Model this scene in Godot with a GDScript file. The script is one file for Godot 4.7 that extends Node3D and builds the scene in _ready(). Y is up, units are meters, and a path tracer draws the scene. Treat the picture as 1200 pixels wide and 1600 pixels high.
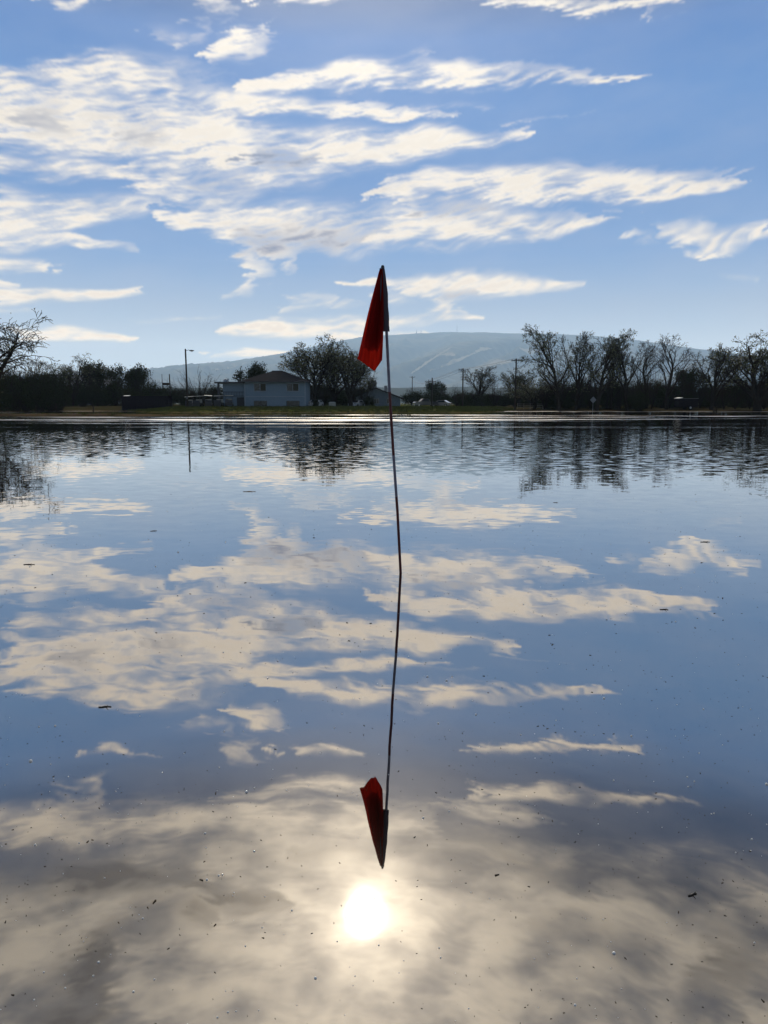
extends Node3D
# Flooded field at a far treeline, low sun ahead: camera, air and light first, then the setting, then the things.

const CLOUDS := [
	[0.5, -22.43, 24.54, 0.22, -20.86, 24.71, 0.22, -18.84, 25.25, 0.22],
	[0.8, -7.68, 26.22, 0.22, -4.99, 26.27, 0.3, -2.27, 26.34, 0.26],
	[0.8, 6.79, 26.26, 0.22, 13.4, 25.6, 0.33, 18.04, 25.03, 0.33, 20.45, 24.96, 0.22],
	[0.25, 18.05, 24.83, 0.22, 18.91, 24.06, 0.3],
	[0.35, -13.92, 23.53, 0.31, -12.37, 24.55, 0.53],
	[0.28, -16.04, 23.66, 0.31, -13.48, 23.81, 0.38],
	[0.7, -12.23, 22.4, 0.24, -10.43, 23.45, 0.66, -8.63, 24.33, 0.53],
	[0.25, -13.56, 21.87, 0.39, -11.38, 21.67, 0.48],
	[0.75, -26.93, 19.36, 0.88, -21.92, 20.68, 0.95, -18.66, 21.43, 0.95, -14.48, 20.71, 1.53],
	[0.92, -27.07, 17.6, 1.81, -21.27, 18.48, 1.97, -15.87, 18.54, 1.82, -11.95, 18.26, 1.58],
	[0.72, -17.5, 15.71, 1.11, -14.7, 15.72, 1.55, -12.04, 15.69, 1.47, -8.85, 16.25, 1.03],
	[0.45, -16.93, 14.29, 0.61, -13.87, 14.24, 0.61, -10.71, 14.82, 0.39],
	[0.9, -12.43, 17.06, 1.52, -7.91, 17.05, 1.61, -3.74, 17.41, 1.27, 1.87, 18, 0.92, 6.5, 18.33, 0.46, 10.6, 18.34, 0.13],
	[0.78, -14.51, 20.04, 0.89, -9.19, 20.33, 0.61, -3.71, 20.3, 0.53, 0.93, 20.07, 0.37, 4.64, 19.59, 0.16],
	[0.9, -10.06, 21.17, 0.32, -6.89, 21.85, 0.6, -1.84, 22.28, 0.67, 2.76, 22.3, 0.79, 7.34, 22.01, 0.59, 12.7, 21.54, 0.32, 17.22, 21.24, 0.12],
	[0.5, 0, 22.8, 0.39, 2.3, 23.14, 0.47, 2.98, 23.42, 0.23],
	[0.65, -27.25, 15.24, 0.6, -22.26, 15.38, 0.6, -18.15, 15.54, 0.39],
	[0.25, 1.85, 20.33, 0.2, 9.19, 20.33, 0.12],
	[0.3, 8.77, 19.21, 0.12, 13.45, 19.27, 0.12],
	[0.2, -4.65, 18.97, 0.41, 1.86, 19.02, 0.33],
	[0.75, -27.51, 11.84, 1.24, -25.58, 12.42, 1.5, -24.03, 12.49, 1.15, -20.79, 12.98, 0.88, -16.89, 13.36, 0.49],
	[0.5, -26.64, 13.46, 0.44, -25.5, 13.66, 0.52],
	[0.6, -27.23, 10.47, 0.63, -22.54, 10.9, 0.36, -17.75, 10.73, 0.14],
	[0.75, -27.33, 9.12, 0.5, -24.64, 9.24, 0.41, -23.05, 9.19, 0.14],
	[0.6, -27.42, 7.91, 0.32, -25.7, 7.94, 0.23],
	[0.9, -27.49, 6.89, 0.56, -22.75, 7.37, 0.42, -17.88, 7.82, 0.19],
	[0.35, -27.55, 5.94, 0.14, -24.44, 6.14, 0.14],
	[0.75, -25.72, 4.61, 0.38, -22.9, 4.84, 0.43, -20.4, 4.66, 0.33, -17.82, 4.56, 0.14],
	[0.97, -16.37, 12.49, 0.27, -14.38, 12.69, 0.67, -9.4, 12.57, 1.16, -4.73, 12.65, 1.39, 0, 12.69, 1.34, 4.73, 12.82, 1.34, 9.4, 12.78, 1.03, 13.05, 12.54, 0.62, 15.71, 12.4, 0.18],
	[0.9, -9.44, 11.19, 1.36, -9.46, 10.19, 1.01, -10.18, 9.29, 0.37],
	[0.75, -7.11, 11.26, 1.27, -7.13, 10.07, 0.55],
	[0.5, -10.77, 8.02, 0.47, -9.74, 8.59, 0.51],
	[0.45, -13.01, 13.55, 0.35, -8.44, 13.92, 0.35, -2.83, 13.88, 0.35],
	[0.95, 0, 15.15, 0.52, 2.82, 15.47, 0.78, 7.48, 15.48, 1.04, 12.95, 15.19, 1.13, 18.19, 14.75, 0.87, 22.32, 14.45, 0.48, 24.69, 14.32, 0.13],
	[0.7, 1.89, 14.06, 0.79, 4.71, 14.02, 0.79, 8.44, 13.92, 0.35],
	[0.3, 4.72, 13.89, 0.18, 7.51, 14.24, 0.13],
	[0.5, 17.93, 11.35, 0.54, 18.71, 11.13, 0.41],
	[0.75, 19.82, 11.64, 0.54, 22.11, 11.3, 0.99, 23.74, 10.85, 0.81, 26.62, 11.23, 0.54],
	[0.7, 22.99, 10.18, 0.41, 23.4, 9.9, 0.23],
	[0.3, 16.55, 13.09, 0.18, 18.27, 13.05, 0.13],
	[0.9, -2.63, 8.88, 0.09, 0, 8.98, 0.28, 2.88, 8.7, 0.65, 5.74, 8.58, 0.93, 9.51, 8.37, 0.7, 13.64, 8.6, 0.14],
	[0.75, 4.32, 7.28, 0.94, 5.53, 6.57, 0.47],
	[0.35, 0.48, 8.07, 0.75, 2.4, 7.75, 0.47],
	[0.55, -7.66, 6.91, 0.28, -5.99, 7.58, 0.61, -4.7, 7.5, 0.47],
	[0.4, -3.94, 7.14, 0.28, -2.79, 7.33, 0.28],
	[0.8, -12.39, 5.04, 0.19, -7.69, 5.53, 0.62, -3.86, 5.71, 0.62, 0, 5.91, 0.43, 3.86, 6.27, 0.28, 7.91, 6.22, 0.09],
	[0.7, -2.9, 4.92, 0.43, 0, 5.11, 0.38, 2.42, 5.3, 0.19],
	[0.7, -12.9, 3.61, 0.29, -9.63, 3.69, 0.34, -6.29, 3.58, 0.14],
	[0.3, 22.7, 8.3, 0.18, 26.07, 8.12, 0.18],
	[0.25, -18.63, 5.82, 0.19, -12.81, 6.21, 0.14],
	[0.6, -12.44, 25.74, 0.64, -10.41, 25.72, 0.78],
	[0.65, -26.76, 28.6, 0.88, -24.49, 27.76, 1.24, -23.09, 27.07, 0.81],
	[0.8, -31.66, 27.54, 1.14, -22.84, 29.97, 1.22, -15.65, 30.45, 1.05, -6.39, 30.91, 0.97, 3.21, 31.37, 1.23],
	[0.55, -13.06, 28.77, 0.4, -8.95, 28.54, 0.59, -5.29, 28.52, 0.68, -1.33, 29.18, 0.72],
	[0.65, 8.44, 28.79, 0.72, 13.05, 28.55, 0.49, 18.48, 28.25, 0.36, 23.81, 27.56, 0.18],
	[0.5, 4.79, 30.26, 0.58, 8.48, 30.29, 0.62, 12.36, 30.27, 0.53],
	[0.55, 2.15, 33.05, 1.29, 8.56, 33.18, 1.28, 15.77, 32.87, 1.02],
	[0.85, -35.72, 33.24, 4.76, -25.52, 34.98, 5.25, 0, 37.79, 5.65, 16.05, 37.8, 4.37, 36.03, 35.84, 4.55],
	[0.6, 24.53, 34.09, 0.57, 31.63, 31.44, 0.83],
	[0.8, -36.34, 38.31, 5.41, 0, 45.09, 5.35, 38.28, 38.84, 5.28],
]

const GREYS := [
	[0.95, -9.05, 17, 0.47, -7.45, 16.91, 0.64, -5.14, 16.98, 0.38],
	[0.55, -9.43, 11.63, 0.9, -5.69, 11.73, 1.08, -0.95, 12.09, 0.72],
	[0.5, 2.6, 13.92, 0.62, 5.65, 14.08, 0.62, 8.44, 13.92, 0.26],
	[0.3, -24.82, 17.92, 0.74, -22.47, 18.41, 0.82],
	[0.45, 4.8, 7.86, 0.37, 6.7, 7.93, 0.33],
	[0.3, -18.88, 17.51, 0.59, -15.46, 18.2, 0.58],
	[0.3, -12.51, 15.06, 0.69, -10.24, 15.37, 0.61],
	[0.9, -31.88, 29.88, 1.27, -24.35, 31.85, 1.1, -17.8, 33.46, 0.84, -13.84, 34.88, 0.75, -8.11, 36.06, 0.37],
	[0.95, -25.54, 40.2, 2.96, -22.9, 36.99, 1.58],
	[0.55, 27.87, 36.22, 1.96, 25.9, 39.12, 1.51],
	[0.5, -19.38, 35.06, 1.07, -14.42, 36.15, 0.82],
	[0.4, 4.28, 32.17, 0.69, 8.53, 32.37, 0.69, 15.84, 34.05, 0.84],
	[0.3, 13.42, 37.02, 0.81, 21.01, 37.36, 1.18],
	[0.35, -6.43, 32.9, 0.52, 0, 33.07, 0.43],
]

const TREES := [
	["weeping", -50.849, -96, 13.399, 17.4545, 0, "large bare drooping tree cut by the left edge of the view", "trees on the far bank"],
	["spreading", -68.846, -165, 12.44, 12.5714, 1.7, "small bare tree standing above the left-hand thicket, between the drooping tree and the lamp pole", "trees on the far bank"],
	["leafy", -65.006, -170, 10.507, 7.65368, 3.4, "low leafy tree right of the small bare tree above the left thicket", "trees on the far bank"],
	["leafy", -55.424, -165, 9.416, 9.14286, 5.1, "low leafy tree behind the dark container near the lamp pole", "trees on the far bank"],
	["leafy", -29.535, -172, 10.183, 7.74372, 0.52, "round leafy tree showing above the left end of the pale house roof", "trees on the far bank"],
	["spreading", -14.509, -152, 15.602, 16.3186, 2.22, "big round-crowned budding tree just right of the pale two-storey house", "trees on the far bank"],
	["spreading", -10.418, -158, 15.377, 14.2268, 3.92, "middle tree of the big clump right of the pale house", "trees on the far bank"],
	["spreading", -6.6, -150, 13.683, 12.987, 5.62, "tree nearest the flag in the big clump right of the pale house", "trees on the far bank"],
	["slim", -2.981, -175, 7.993, 4.84848, 1.04, "small bare tree behind the low gabled house roof", "trees on the far bank"],
	["leafy", 16.035, -235, 8.05, 6.91775, 2.74, "small round tree behind the shortest utility pole", "trees on the far bank"],
	["slim", 22.4, -178, 10.189, 12.329, 4.44, "upright bare tree between the two taller utility poles", "trees on the far bank"],
	["spreading", 28.838, -160, 9.444, 9.97403, 6.14, "budding tree behind the tallest utility pole", "trees on the far bank"],
	["spreading", 28.16, -140, 6.107, 9.69697, 1.56, "low arching tree left of the tall right-hand group", "trees on the far bank"],
	["tall", 30.951, -132, 15.05, 9.14286, 3.26, "tallest budding tree, leftmost of the right-hand group", "trees on the far bank"],
	["slim", 35.136, -136, 14.566, 9.41991, 4.96, "bare forked tree, second of the tall right-hand group", "trees on the far bank"],
	["tall", 37.945, -133, 14.497, 9.21212, 0.38, "budding tree behind the diamond-shaped sign", "trees on the far bank"],
	["dead", 43.929, -134, 13.711, 9.28139, 2.08, "sparse bare tree right of the tree behind the diamond sign", "trees on the far bank"],
	["dead", 49.281, -140, 12.871, 8.24242, 3.78, "thin bare tree third from the right in the right-hand group", "trees on the far bank"],
	["slim", 41.723, -137, 12.854, 8.0658, 5.48, "slender bare tree between the tree behind the diamond sign and the sparse bare tree", "trees on the far bank"],
	["dead", 51.082, -135, 14.136, 9.35065, 0.9, "bare tree with a long leaning fork above the dark trailer", "trees on the far bank"],
	["leafy", 60.995, -150, 8.321, 6.75325, 2.6, "low leafy tree just behind the dark trailer", "trees on the far bank"],
	["slim", 57.915, -132, 11.347, 11.4286, 4.3, "wide bare tree right of the dark trailer", "trees on the far bank"],
	["spreading", 63.977, -128, 13.797, 18.8398, 6, "broad bare tree cut by the right edge of the view", "trees on the far bank"],
]

const BUSHES := [
	["bush", -70.446, -136.713, 9.542, 4.77563, 0.124452, "leftmost dark bush in the thicket under the drooping tree", "bushes under the drooping tree"],
	["bush", -75.162, -149.781, 9.637, 5.60136, 3.37035, "second dark bush from the left in the thicket under the drooping tree", "bushes under the drooping tree"],
	["bush", -64.355, -130.336, 8.948, 6.63167, 0.161017, "third dark bush from the left in the thicket under the drooping tree", "bushes under the drooping tree"],
	["bush", -64.255, -133.978, 8.873, 5.2307, 3.93741, "fourth dark bush from the left in the thicket under the drooping tree", "bushes under the drooping tree"],
	["bush", -69.119, -147.361, 7.487, 7.22739, 2.11889, "fifth dark bush from the left in the thicket under the drooping tree", "bushes under the drooping tree"],
	["bush_loose", -61.504, -133.441, 8.88, 4.65945, 5.86921, "sixth dark bush from the left in the thicket under the drooping tree", "bushes under the drooping tree"],
	["bush_loose", -60.021, -134.605, 7.971, 5.91601, 5.54095, "seventh dark bush from the left in the thicket under the drooping tree", "bushes under the drooping tree"],
	["bush_loose", -59.695, -137.107, 8.222, 5.66358, 1.01309, "rightmost dark bush in the thicket under the drooping tree", "bushes under the drooping tree"],
	["bush", -66.07, -150.951, 5.191, 5.79769, 6.26412, "leftmost dark bush in the thicket left of the lamp pole", "bushes left of the lamp pole"],
	["bush", -69.344, -165.419, 6.026, 7.86939, 1.2282, "second dark bush from the left in the thicket left of the lamp pole", "bushes left of the lamp pole"],
	["bush_loose", -66.174, -163.919, 7.272, 5.51183, 2.7376, "third dark bush from the left in the thicket left of the lamp pole", "bushes left of the lamp pole"],
	["bush_loose", -59.625, -154.372, 5.761, 4.97189, 0.386912, "fourth dark bush from the left in the thicket left of the lamp pole", "bushes left of the lamp pole"],
	["bush", -61.155, -163.54, 5.636, 5.3265, 5.86917, "fifth dark bush from the left in the thicket left of the lamp pole", "bushes left of the lamp pole"],
	["bush", -56.276, -157.856, 7.55, 7.23532, 5.99575, "sixth dark bush from the left in the thicket left of the lamp pole", "bushes left of the lamp pole"],
	["bush_loose", -50.64, -150.4, 4.786, 5.413, 0.960272, "seventh dark bush from the left in the thicket left of the lamp pole", "bushes left of the lamp pole"],
	["bush", -54.348, -169.129, 5.49, 6.00511, 1.20209, "eighth dark bush from the left in the thicket left of the lamp pole", "bushes left of the lamp pole"],
	["bush", -48.591, -158.396, 7.262, 5.72692, 0.0590098, "rightmost dark bush in the thicket left of the lamp pole", "bushes left of the lamp pole"],
	["bush_loose", -51.151, -176.756, 6.174, 7.64403, 3.58874, "leftmost dark bush in the hedge behind the row of open carts", "bushes behind the open carts"],
	["bush", -47.577, -178.748, 6.171, 5.11763, 0.3471, "second dark bush from the left in the hedge behind the row of open carts", "bushes behind the open carts"],
	["bush", -41.792, -167.245, 5.209, 6.05732, 3.65914, "third dark bush from the left in the hedge behind the row of open carts", "bushes behind the open carts"],
	["bush_loose", -40.641, -177.523, 6.395, 7.05914, 2.57054, "rightmost dark bush in the hedge behind the row of open carts", "bushes behind the open carts"],
	["bush_loose", -15.023, -162.902, 6.934, 5.76222, 1.37571, "leftmost dark bush under the big trees beside the pale house", "bushes under the middle trees"],
	["bush", -14.484, -165.134, 6.444, 5.85825, 0.198764, "second dark bush from the left under the big trees beside the pale house", "bushes under the middle trees"],
	["bush", -12.906, -162.497, 7.69, 5.55843, 1.6434, "third dark bush from the left under the big trees beside the pale house", "bushes under the middle trees"],
	["bush", -11.255, -163.774, 5.599, 7.06573, 2.5306, "fourth dark bush from the left under the big trees beside the pale house", "bushes under the middle trees"],
	["bush", -8.924, -169.49, 6.552, 6.00145, 0.583466, "fifth dark bush from the left under the big trees beside the pale house", "bushes under the middle trees"],
	["bush", -8.475, -170.797, 5.834, 5.62797, 4.12539, "sixth dark bush from the left under the big trees beside the pale house", "bushes under the middle trees"],
	["bush", -5.677, -169.778, 6.6, 6.43615, 4.30783, "seventh dark bush from the left under the big trees beside the pale house", "bushes under the middle trees"],
	["bush", -4.934, -171.475, 5.681, 7.04533, 1.75891, "rightmost dark bush under the big trees beside the pale house", "bushes under the middle trees"],
	["bush", 8.017, -202.766, 5.802, 7.23681, 1.69209, "leftmost grey-green bush in the hedgerow behind the utility poles", "bushes behind the utility poles"],
	["bush_loose", 12.658, -215.953, 4.846, 7.10891, 4.68799, "second grey-green bush from the left in the hedgerow behind the utility poles", "bushes behind the utility poles"],
	["bush", 14.068, -185.147, 5.385, 4.65071, 5.50394, "third grey-green bush from the left in the hedgerow behind the utility poles", "bushes behind the utility poles"],
	["bush", 18.592, -220.234, 5.024, 7.19236, 5.51828, "fourth grey-green bush from the left in the hedgerow behind the utility poles", "bushes behind the utility poles"],
	["bush_loose", 20.384, -199.879, 4.932, 7.54985, 2.76095, "fifth grey-green bush from the left in the hedgerow behind the utility poles", "bushes behind the utility poles"],
	["bush_loose", 22.32, -190.081, 4.725, 6.361, 0.871424, "sixth grey-green bush from the left in the hedgerow behind the utility poles", "bushes behind the utility poles"],
	["bush", 28.578, -208.534, 4.912, 6.06833, 2.17861, "seventh grey-green bush from the left in the hedgerow behind the utility poles", "bushes behind the utility poles"],
	["bush", 30.983, -205.42, 4.528, 7.39078, 1.95414, "eighth grey-green bush from the left in the hedgerow behind the utility poles", "bushes behind the utility poles"],
	["bush", 38.627, -228.483, 5.779, 5.94461, 5.75094, "ninth grey-green bush from the left in the hedgerow behind the utility poles", "bushes behind the utility poles"],
	["bush_loose", 44.044, -229.981, 6.041, 8.50176, 4.87696, "tenth grey-green bush from the left in the hedgerow behind the utility poles", "bushes behind the utility poles"],
	["bush_loose", 38.925, -193.813, 4.485, 7.3602, 3.0061, "rightmost grey-green bush in the hedgerow behind the utility poles", "bushes behind the utility poles"],
	["bush", 17.473, -166.689, 3.802, 3.55343, 0.937648, "leftmost low dark bush at the foot of the utility poles", "bushes at the foot of the utility poles"],
	["bush", 20.538, -169.754, 4.222, 4.60796, 0.0349301, "second low dark bush from the left at the foot of the utility poles", "bushes at the foot of the utility poles"],
	["bush_loose", 22.191, -168.757, 3.853, 4.24179, 3.27009, "third low dark bush from the left at the foot of the utility poles", "bushes at the foot of the utility poles"],
	["bush", 23.767, -164.126, 4.206, 4.94809, 3.93568, "fourth low dark bush from the left at the foot of the utility poles", "bushes at the foot of the utility poles"],
	["bush_loose", 26.494, -165.639, 3.701, 4.62626, 3.56917, "fifth low dark bush from the left at the foot of the utility poles", "bushes at the foot of the utility poles"],
	["bush_loose", 29.377, -167.934, 3.907, 3.97468, 1.58065, "sixth low dark bush from the left at the foot of the utility poles", "bushes at the foot of the utility poles"],
	["bush_loose", 30.554, -166.121, 3.074, 3.37135, 0.903932, "seventh low dark bush from the left at the foot of the utility poles", "bushes at the foot of the utility poles"],
	["bush_loose", 34.933, -176.234, 4.613, 3.79756, 4.98566, "eighth low dark bush from the left at the foot of the utility poles", "bushes at the foot of the utility poles"],
	["bush", 33.795, -161.387, 3.197, 3.7103, 2.33549, "rightmost low dark bush at the foot of the utility poles", "bushes at the foot of the utility poles"],
	["sapling", 29.823, -138.83, 6.639, 5.57964, 5.06953, "leftmost clump of bare stems among the tall right-hand trees", "stem thickets among the right-hand trees"],
	["sapling", 32.682, -138.673, 10.158, 5.27056, 6.23301, "second clump of bare stems from the left among the tall right-hand trees", "stem thickets among the right-hand trees"],
	["sapling", 34.262, -141.891, 6.541, 5.37196, 4.24149, "third clump of bare stems from the left among the tall right-hand trees", "stem thickets among the right-hand trees"],
	["sapling", 36.805, -140.65, 8.019, 5.76604, 4.31913, "fourth clump of bare stems from the left among the tall right-hand trees", "stem thickets among the right-hand trees"],
	["sapling", 38.106, -137.919, 9.73, 4.48674, 1.44671, "fifth clump of bare stems from the left among the tall right-hand trees", "stem thickets among the right-hand trees"],
	["sapling", 40.459, -141.972, 8.036, 5.05359, 6.08854, "sixth clump of bare stems from the left among the tall right-hand trees", "stem thickets among the right-hand trees"],
	["sapling", 41.379, -138.705, 8.802, 4.24042, 3.39244, "seventh clump of bare stems from the left among the tall right-hand trees", "stem thickets among the right-hand trees"],
	["sapling", 43.301, -136.914, 7.861, 5.1231, 0.98001, "eighth clump of bare stems from the left among the tall right-hand trees", "stem thickets among the right-hand trees"],
	["sapling", 46.014, -141.903, 6.301, 5.26679, 1.96085, "ninth clump of bare stems from the left among the tall right-hand trees", "stem thickets among the right-hand trees"],
	["sapling", 45.763, -135.777, 9.505, 5.65047, 4.88533, "rightmost clump of bare stems among the tall right-hand trees", "stem thickets among the right-hand trees"],
	["sapling", 48.618, -135.693, 8.634, 4.10483, 4.96398, "leftmost clump of bare stems near the dark trailer", "stem thickets near the dark trailer"],
	["sapling", 54.214, -141.634, 7.339, 3.96494, 1.54102, "second clump of bare stems from the left near the dark trailer", "stem thickets near the dark trailer"],
	["sapling", 56.786, -141.543, 9.113, 4.19015, 0.384692, "third clump of bare stems from the left near the dark trailer", "stem thickets near the dark trailer"],
	["sapling", 59.543, -141.012, 8.652, 5.51398, 4.11453, "fourth clump of bare stems from the left near the dark trailer", "stem thickets near the dark trailer"],
	["sapling", 61.604, -139.475, 5.545, 5.37222, 4.54488, "fifth clump of bare stems from the left near the dark trailer", "stem thickets near the dark trailer"],
	["sapling", 61.164, -134.388, 7.261, 4.73737, 0.425792, "sixth clump of bare stems from the left near the dark trailer", "stem thickets near the dark trailer"],
	["sapling", 63.675, -135.305, 5.443, 4.88179, 1.90196, "seventh clump of bare stems from the left near the dark trailer", "stem thickets near the dark trailer"],
	["sapling", 65.385, -133.557, 8.856, 4.28017, 4.24662, "eighth clump of bare stems from the left near the dark trailer", "stem thickets near the dark trailer"],
	["sapling", 68.051, -133.772, 5.82, 5.47536, 5.17094, "rightmost clump of bare stems near the dark trailer", "stem thickets near the dark trailer"],
	["sapling", -16.269, -155.814, 8.376, 6.46707, 2.8405, "leftmost clump of bare stems in the big trees beside the pale house", "stem thickets in the middle clump"],
	["sapling", -12.84, -157.469, 7.199, 5.18789, 1.08377, "second clump of bare stems from the left in the big trees beside the pale house", "stem thickets in the middle clump"],
	["sapling", -10.212, -155.799, 9.802, 5.05743, 4.06221, "third clump of bare stems from the left in the big trees beside the pale house", "stem thickets in the middle clump"],
	["sapling", -6.705, -152.298, 8.043, 4.82633, 5.38801, "fourth clump of bare stems from the left in the big trees beside the pale house", "stem thickets in the middle clump"],
	["sapling", -4.54, -159.165, 9.505, 6.41232, 0.523184, "rightmost clump of bare stems in the big trees beside the pale house", "stem thickets in the middle clump"],
	["sapling", -72.913, -151.657, 8.575, 5.06782, 3.31014, "leftmost clump of bare stems in the left thicket", "stem thickets on the left"],
	["sapling", -66.979, -151.304, 8.446, 4.82981, 3.42664, "second clump of bare stems from the left in the left thicket", "stem thickets on the left"],
	["sapling", -63.744, -153.214, 8.851, 4.54329, 3.77879, "third clump of bare stems from the left in the left thicket", "stem thickets on the left"],
	["sapling", -61.72, -158.121, 8.901, 4.10131, 1.42008, "fourth clump of bare stems from the left in the left thicket", "stem thickets on the left"],
	["sapling", -58.992, -164.25, 7.056, 4.11978, 4.38144, "fifth clump of bare stems from the left in the left thicket", "stem thickets on the left"],
	["sapling", -53.165, -161.815, 9.266, 5.88668, 1.87223, "rightmost clump of bare stems in the left thicket", "stem thickets on the left"],
	["sapling", 15.582, -160.681, 5.645, 4.55043, 0.40142, "leftmost clump of bare stems between the utility poles", "stem thickets between the utility poles"],
	["sapling", 21.194, -171.197, 6.11, 5.47819, 4.42466, "second clump of bare stems from the left between the utility poles", "stem thickets between the utility poles"],
	["sapling", 23.822, -160.359, 6.448, 5.41727, 1.73294, "third clump of bare stems from the left between the utility poles", "stem thickets between the utility poles"],
	["sapling", 30.621, -172.55, 6.353, 4.5155, 3.89433, "fourth clump of bare stems from the left between the utility poles", "stem thickets between the utility poles"],
	["sapling", 31.794, -160.602, 5.82, 4.77886, 4.24337, "rightmost clump of bare stems between the utility poles", "stem thickets between the utility poles"],
	["bush", 31.247, -142.379, 5.862, 5.32086, 4.40241, "leftmost dark bush beneath the tall right-hand trees", "bushes beneath the right-hand trees"],
	["bush_loose", 32.712, -141.026, 6.84, 5.58705, 4.05371, "second dark bush from the left beneath the tall right-hand trees", "bushes beneath the right-hand trees"],
	["bush", 32.74, -140.852, 5.936, 4.43836, 5.29559, "third dark bush from the left beneath the tall right-hand trees", "bushes beneath the right-hand trees"],
	["bush", 34.623, -142.152, 4.827, 5.9478, 0.475469, "fourth dark bush from the left beneath the tall right-hand trees", "bushes beneath the right-hand trees"],
	["bush", 38.525, -148.056, 7.328, 5.84619, 5.03175, "fifth dark bush from the left beneath the tall right-hand trees", "bushes beneath the right-hand trees"],
	["bush_loose", 39.25, -146.311, 7.013, 5.73174, 4.83586, "sixth dark bush from the left beneath the tall right-hand trees", "bushes beneath the right-hand trees"],
	["bush", 39.32, -140.273, 4.741, 3.99459, 0.335665, "seventh dark bush from the left beneath the tall right-hand trees", "bushes beneath the right-hand trees"],
	["bush_loose", 42.738, -151.003, 5.131, 5.84111, 4.19553, "eighth dark bush from the left beneath the tall right-hand trees", "bushes beneath the right-hand trees"],
	["bush", 42.101, -140.794, 7.254, 4.76155, 3.77661, "ninth dark bush from the left beneath the tall right-hand trees", "bushes beneath the right-hand trees"],
	["bush_loose", 43.985, -144.02, 6.75, 5.87198, 4.76348, "tenth dark bush from the left beneath the tall right-hand trees", "bushes beneath the right-hand trees"],
	["bush", 43.774, -141.069, 7.127, 4.70798, 5.43377, "eleventh dark bush from the left beneath the tall right-hand trees", "bushes beneath the right-hand trees"],
	["bush", 47.278, -143.372, 5.706, 6.08225, 1.19719, "twelfth dark bush from the left beneath the tall right-hand trees", "bushes beneath the right-hand trees"],
	["bush", 47.052, -140.977, 4.77, 4.16461, 1.86436, "thirteenth dark bush from the left beneath the tall right-hand trees", "bushes beneath the right-hand trees"],
	["bush", 50.417, -145.575, 6.813, 6.19001, 5.02634, "rightmost dark bush beneath the tall right-hand trees", "bushes beneath the right-hand trees"],
	["bush_loose", 54.624, -155.933, 7.382, 5.68957, 0.0367473, "leftmost dark bush around and behind the dark trailer", "bushes around the dark trailer"],
	["bush_loose", 55.27, -152.406, 6.307, 5.19728, 2.07558, "second dark bush from the left around and behind the dark trailer", "bushes around the dark trailer"],
	["bush", 53.553, -143.098, 7.239, 6.74977, 3.30949, "third dark bush from the left around and behind the dark trailer", "bushes around the dark trailer"],
	["bush", 57.717, -150.401, 5.693, 6.45201, 0.143641, "fourth dark bush from the left around and behind the dark trailer", "bushes around the dark trailer"],
	["bush", 57.533, -143.935, 4.93, 4.71718, 3.80037, "fifth dark bush from the left around and behind the dark trailer", "bushes around the dark trailer"],
	["bush_loose", 61.423, -149.573, 5.262, 4.99458, 2.16994, "sixth dark bush from the left around and behind the dark trailer", "bushes around the dark trailer"],
	["bush_loose", 66.523, -155.422, 6.073, 5.42409, 2.10429, "seventh dark bush from the left around and behind the dark trailer", "bushes around the dark trailer"],
	["bush", 64.689, -147.121, 5.83, 5.7304, 5.20409, "eighth dark bush from the left around and behind the dark trailer", "bushes around the dark trailer"],
	["bush", 64.87, -144.745, 5.495, 4.76676, 4.46575, "ninth dark bush from the left around and behind the dark trailer", "bushes around the dark trailer"],
	["bush", 71.484, -153.481, 7.665, 6.54345, 0.295505, "tenth dark bush from the left around and behind the dark trailer", "bushes around the dark trailer"],
	["bush", 69.549, -144.464, 6.995, 5.13379, 5.5418, "eleventh dark bush from the left around and behind the dark trailer", "bushes around the dark trailer"],
	["bush", 74.736, -152.644, 5.664, 6.97582, 1.80766, "twelfth dark bush from the left around and behind the dark trailer", "bushes around the dark trailer"],
	["bush_loose", 75.162, -149.411, 7.66, 4.73802, 2.72163, "thirteenth dark bush from the left around and behind the dark trailer", "bushes around the dark trailer"],
	["bush_loose", 79.462, -154.78, 6.459, 5.2447, 4.25522, "rightmost dark bush around and behind the dark trailer", "bushes around the dark trailer"],
	["fan", -36.741, -148, 8.848, 13.3264, 0, "bare fan-shaped bush with upright stems behind the lamp pole", "lone bushes"],
	["bush", -2.988, -152, 3.561, 3.02684, 1.3, "round dark bush in front of the low gabled house", "lone bushes"],
	["bush_loose", -13.216, -143, 2.351, 1.73333, 2.6, "small dark bush against the right corner of the pale house", "lone bushes"],
	["bush_loose", 44.75, -131, 4.049, 3.62944, 3.9, "pale-tipped bush below the sparse bare trees", "lone bushes"],
]

const POLE := [Vector3(0.148, 0.001, -6.43), Vector3(0.117, 0.561, -6.34273), Vector3(0.076, 1.121, -6.25088), Vector3(0.042, 1.651, -6.15902), Vector3(0.021, 2.055, -6.08553), Vector3(0.005, 2.346, -6.03042), Vector3(-0.01, 2.544, -5.99184)]
const SUN_AZIMUTH := -1.74
const SUN_HEIGHT := 36.9

var rng := RandomNumberGenerator.new()
var taken := {}


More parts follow.
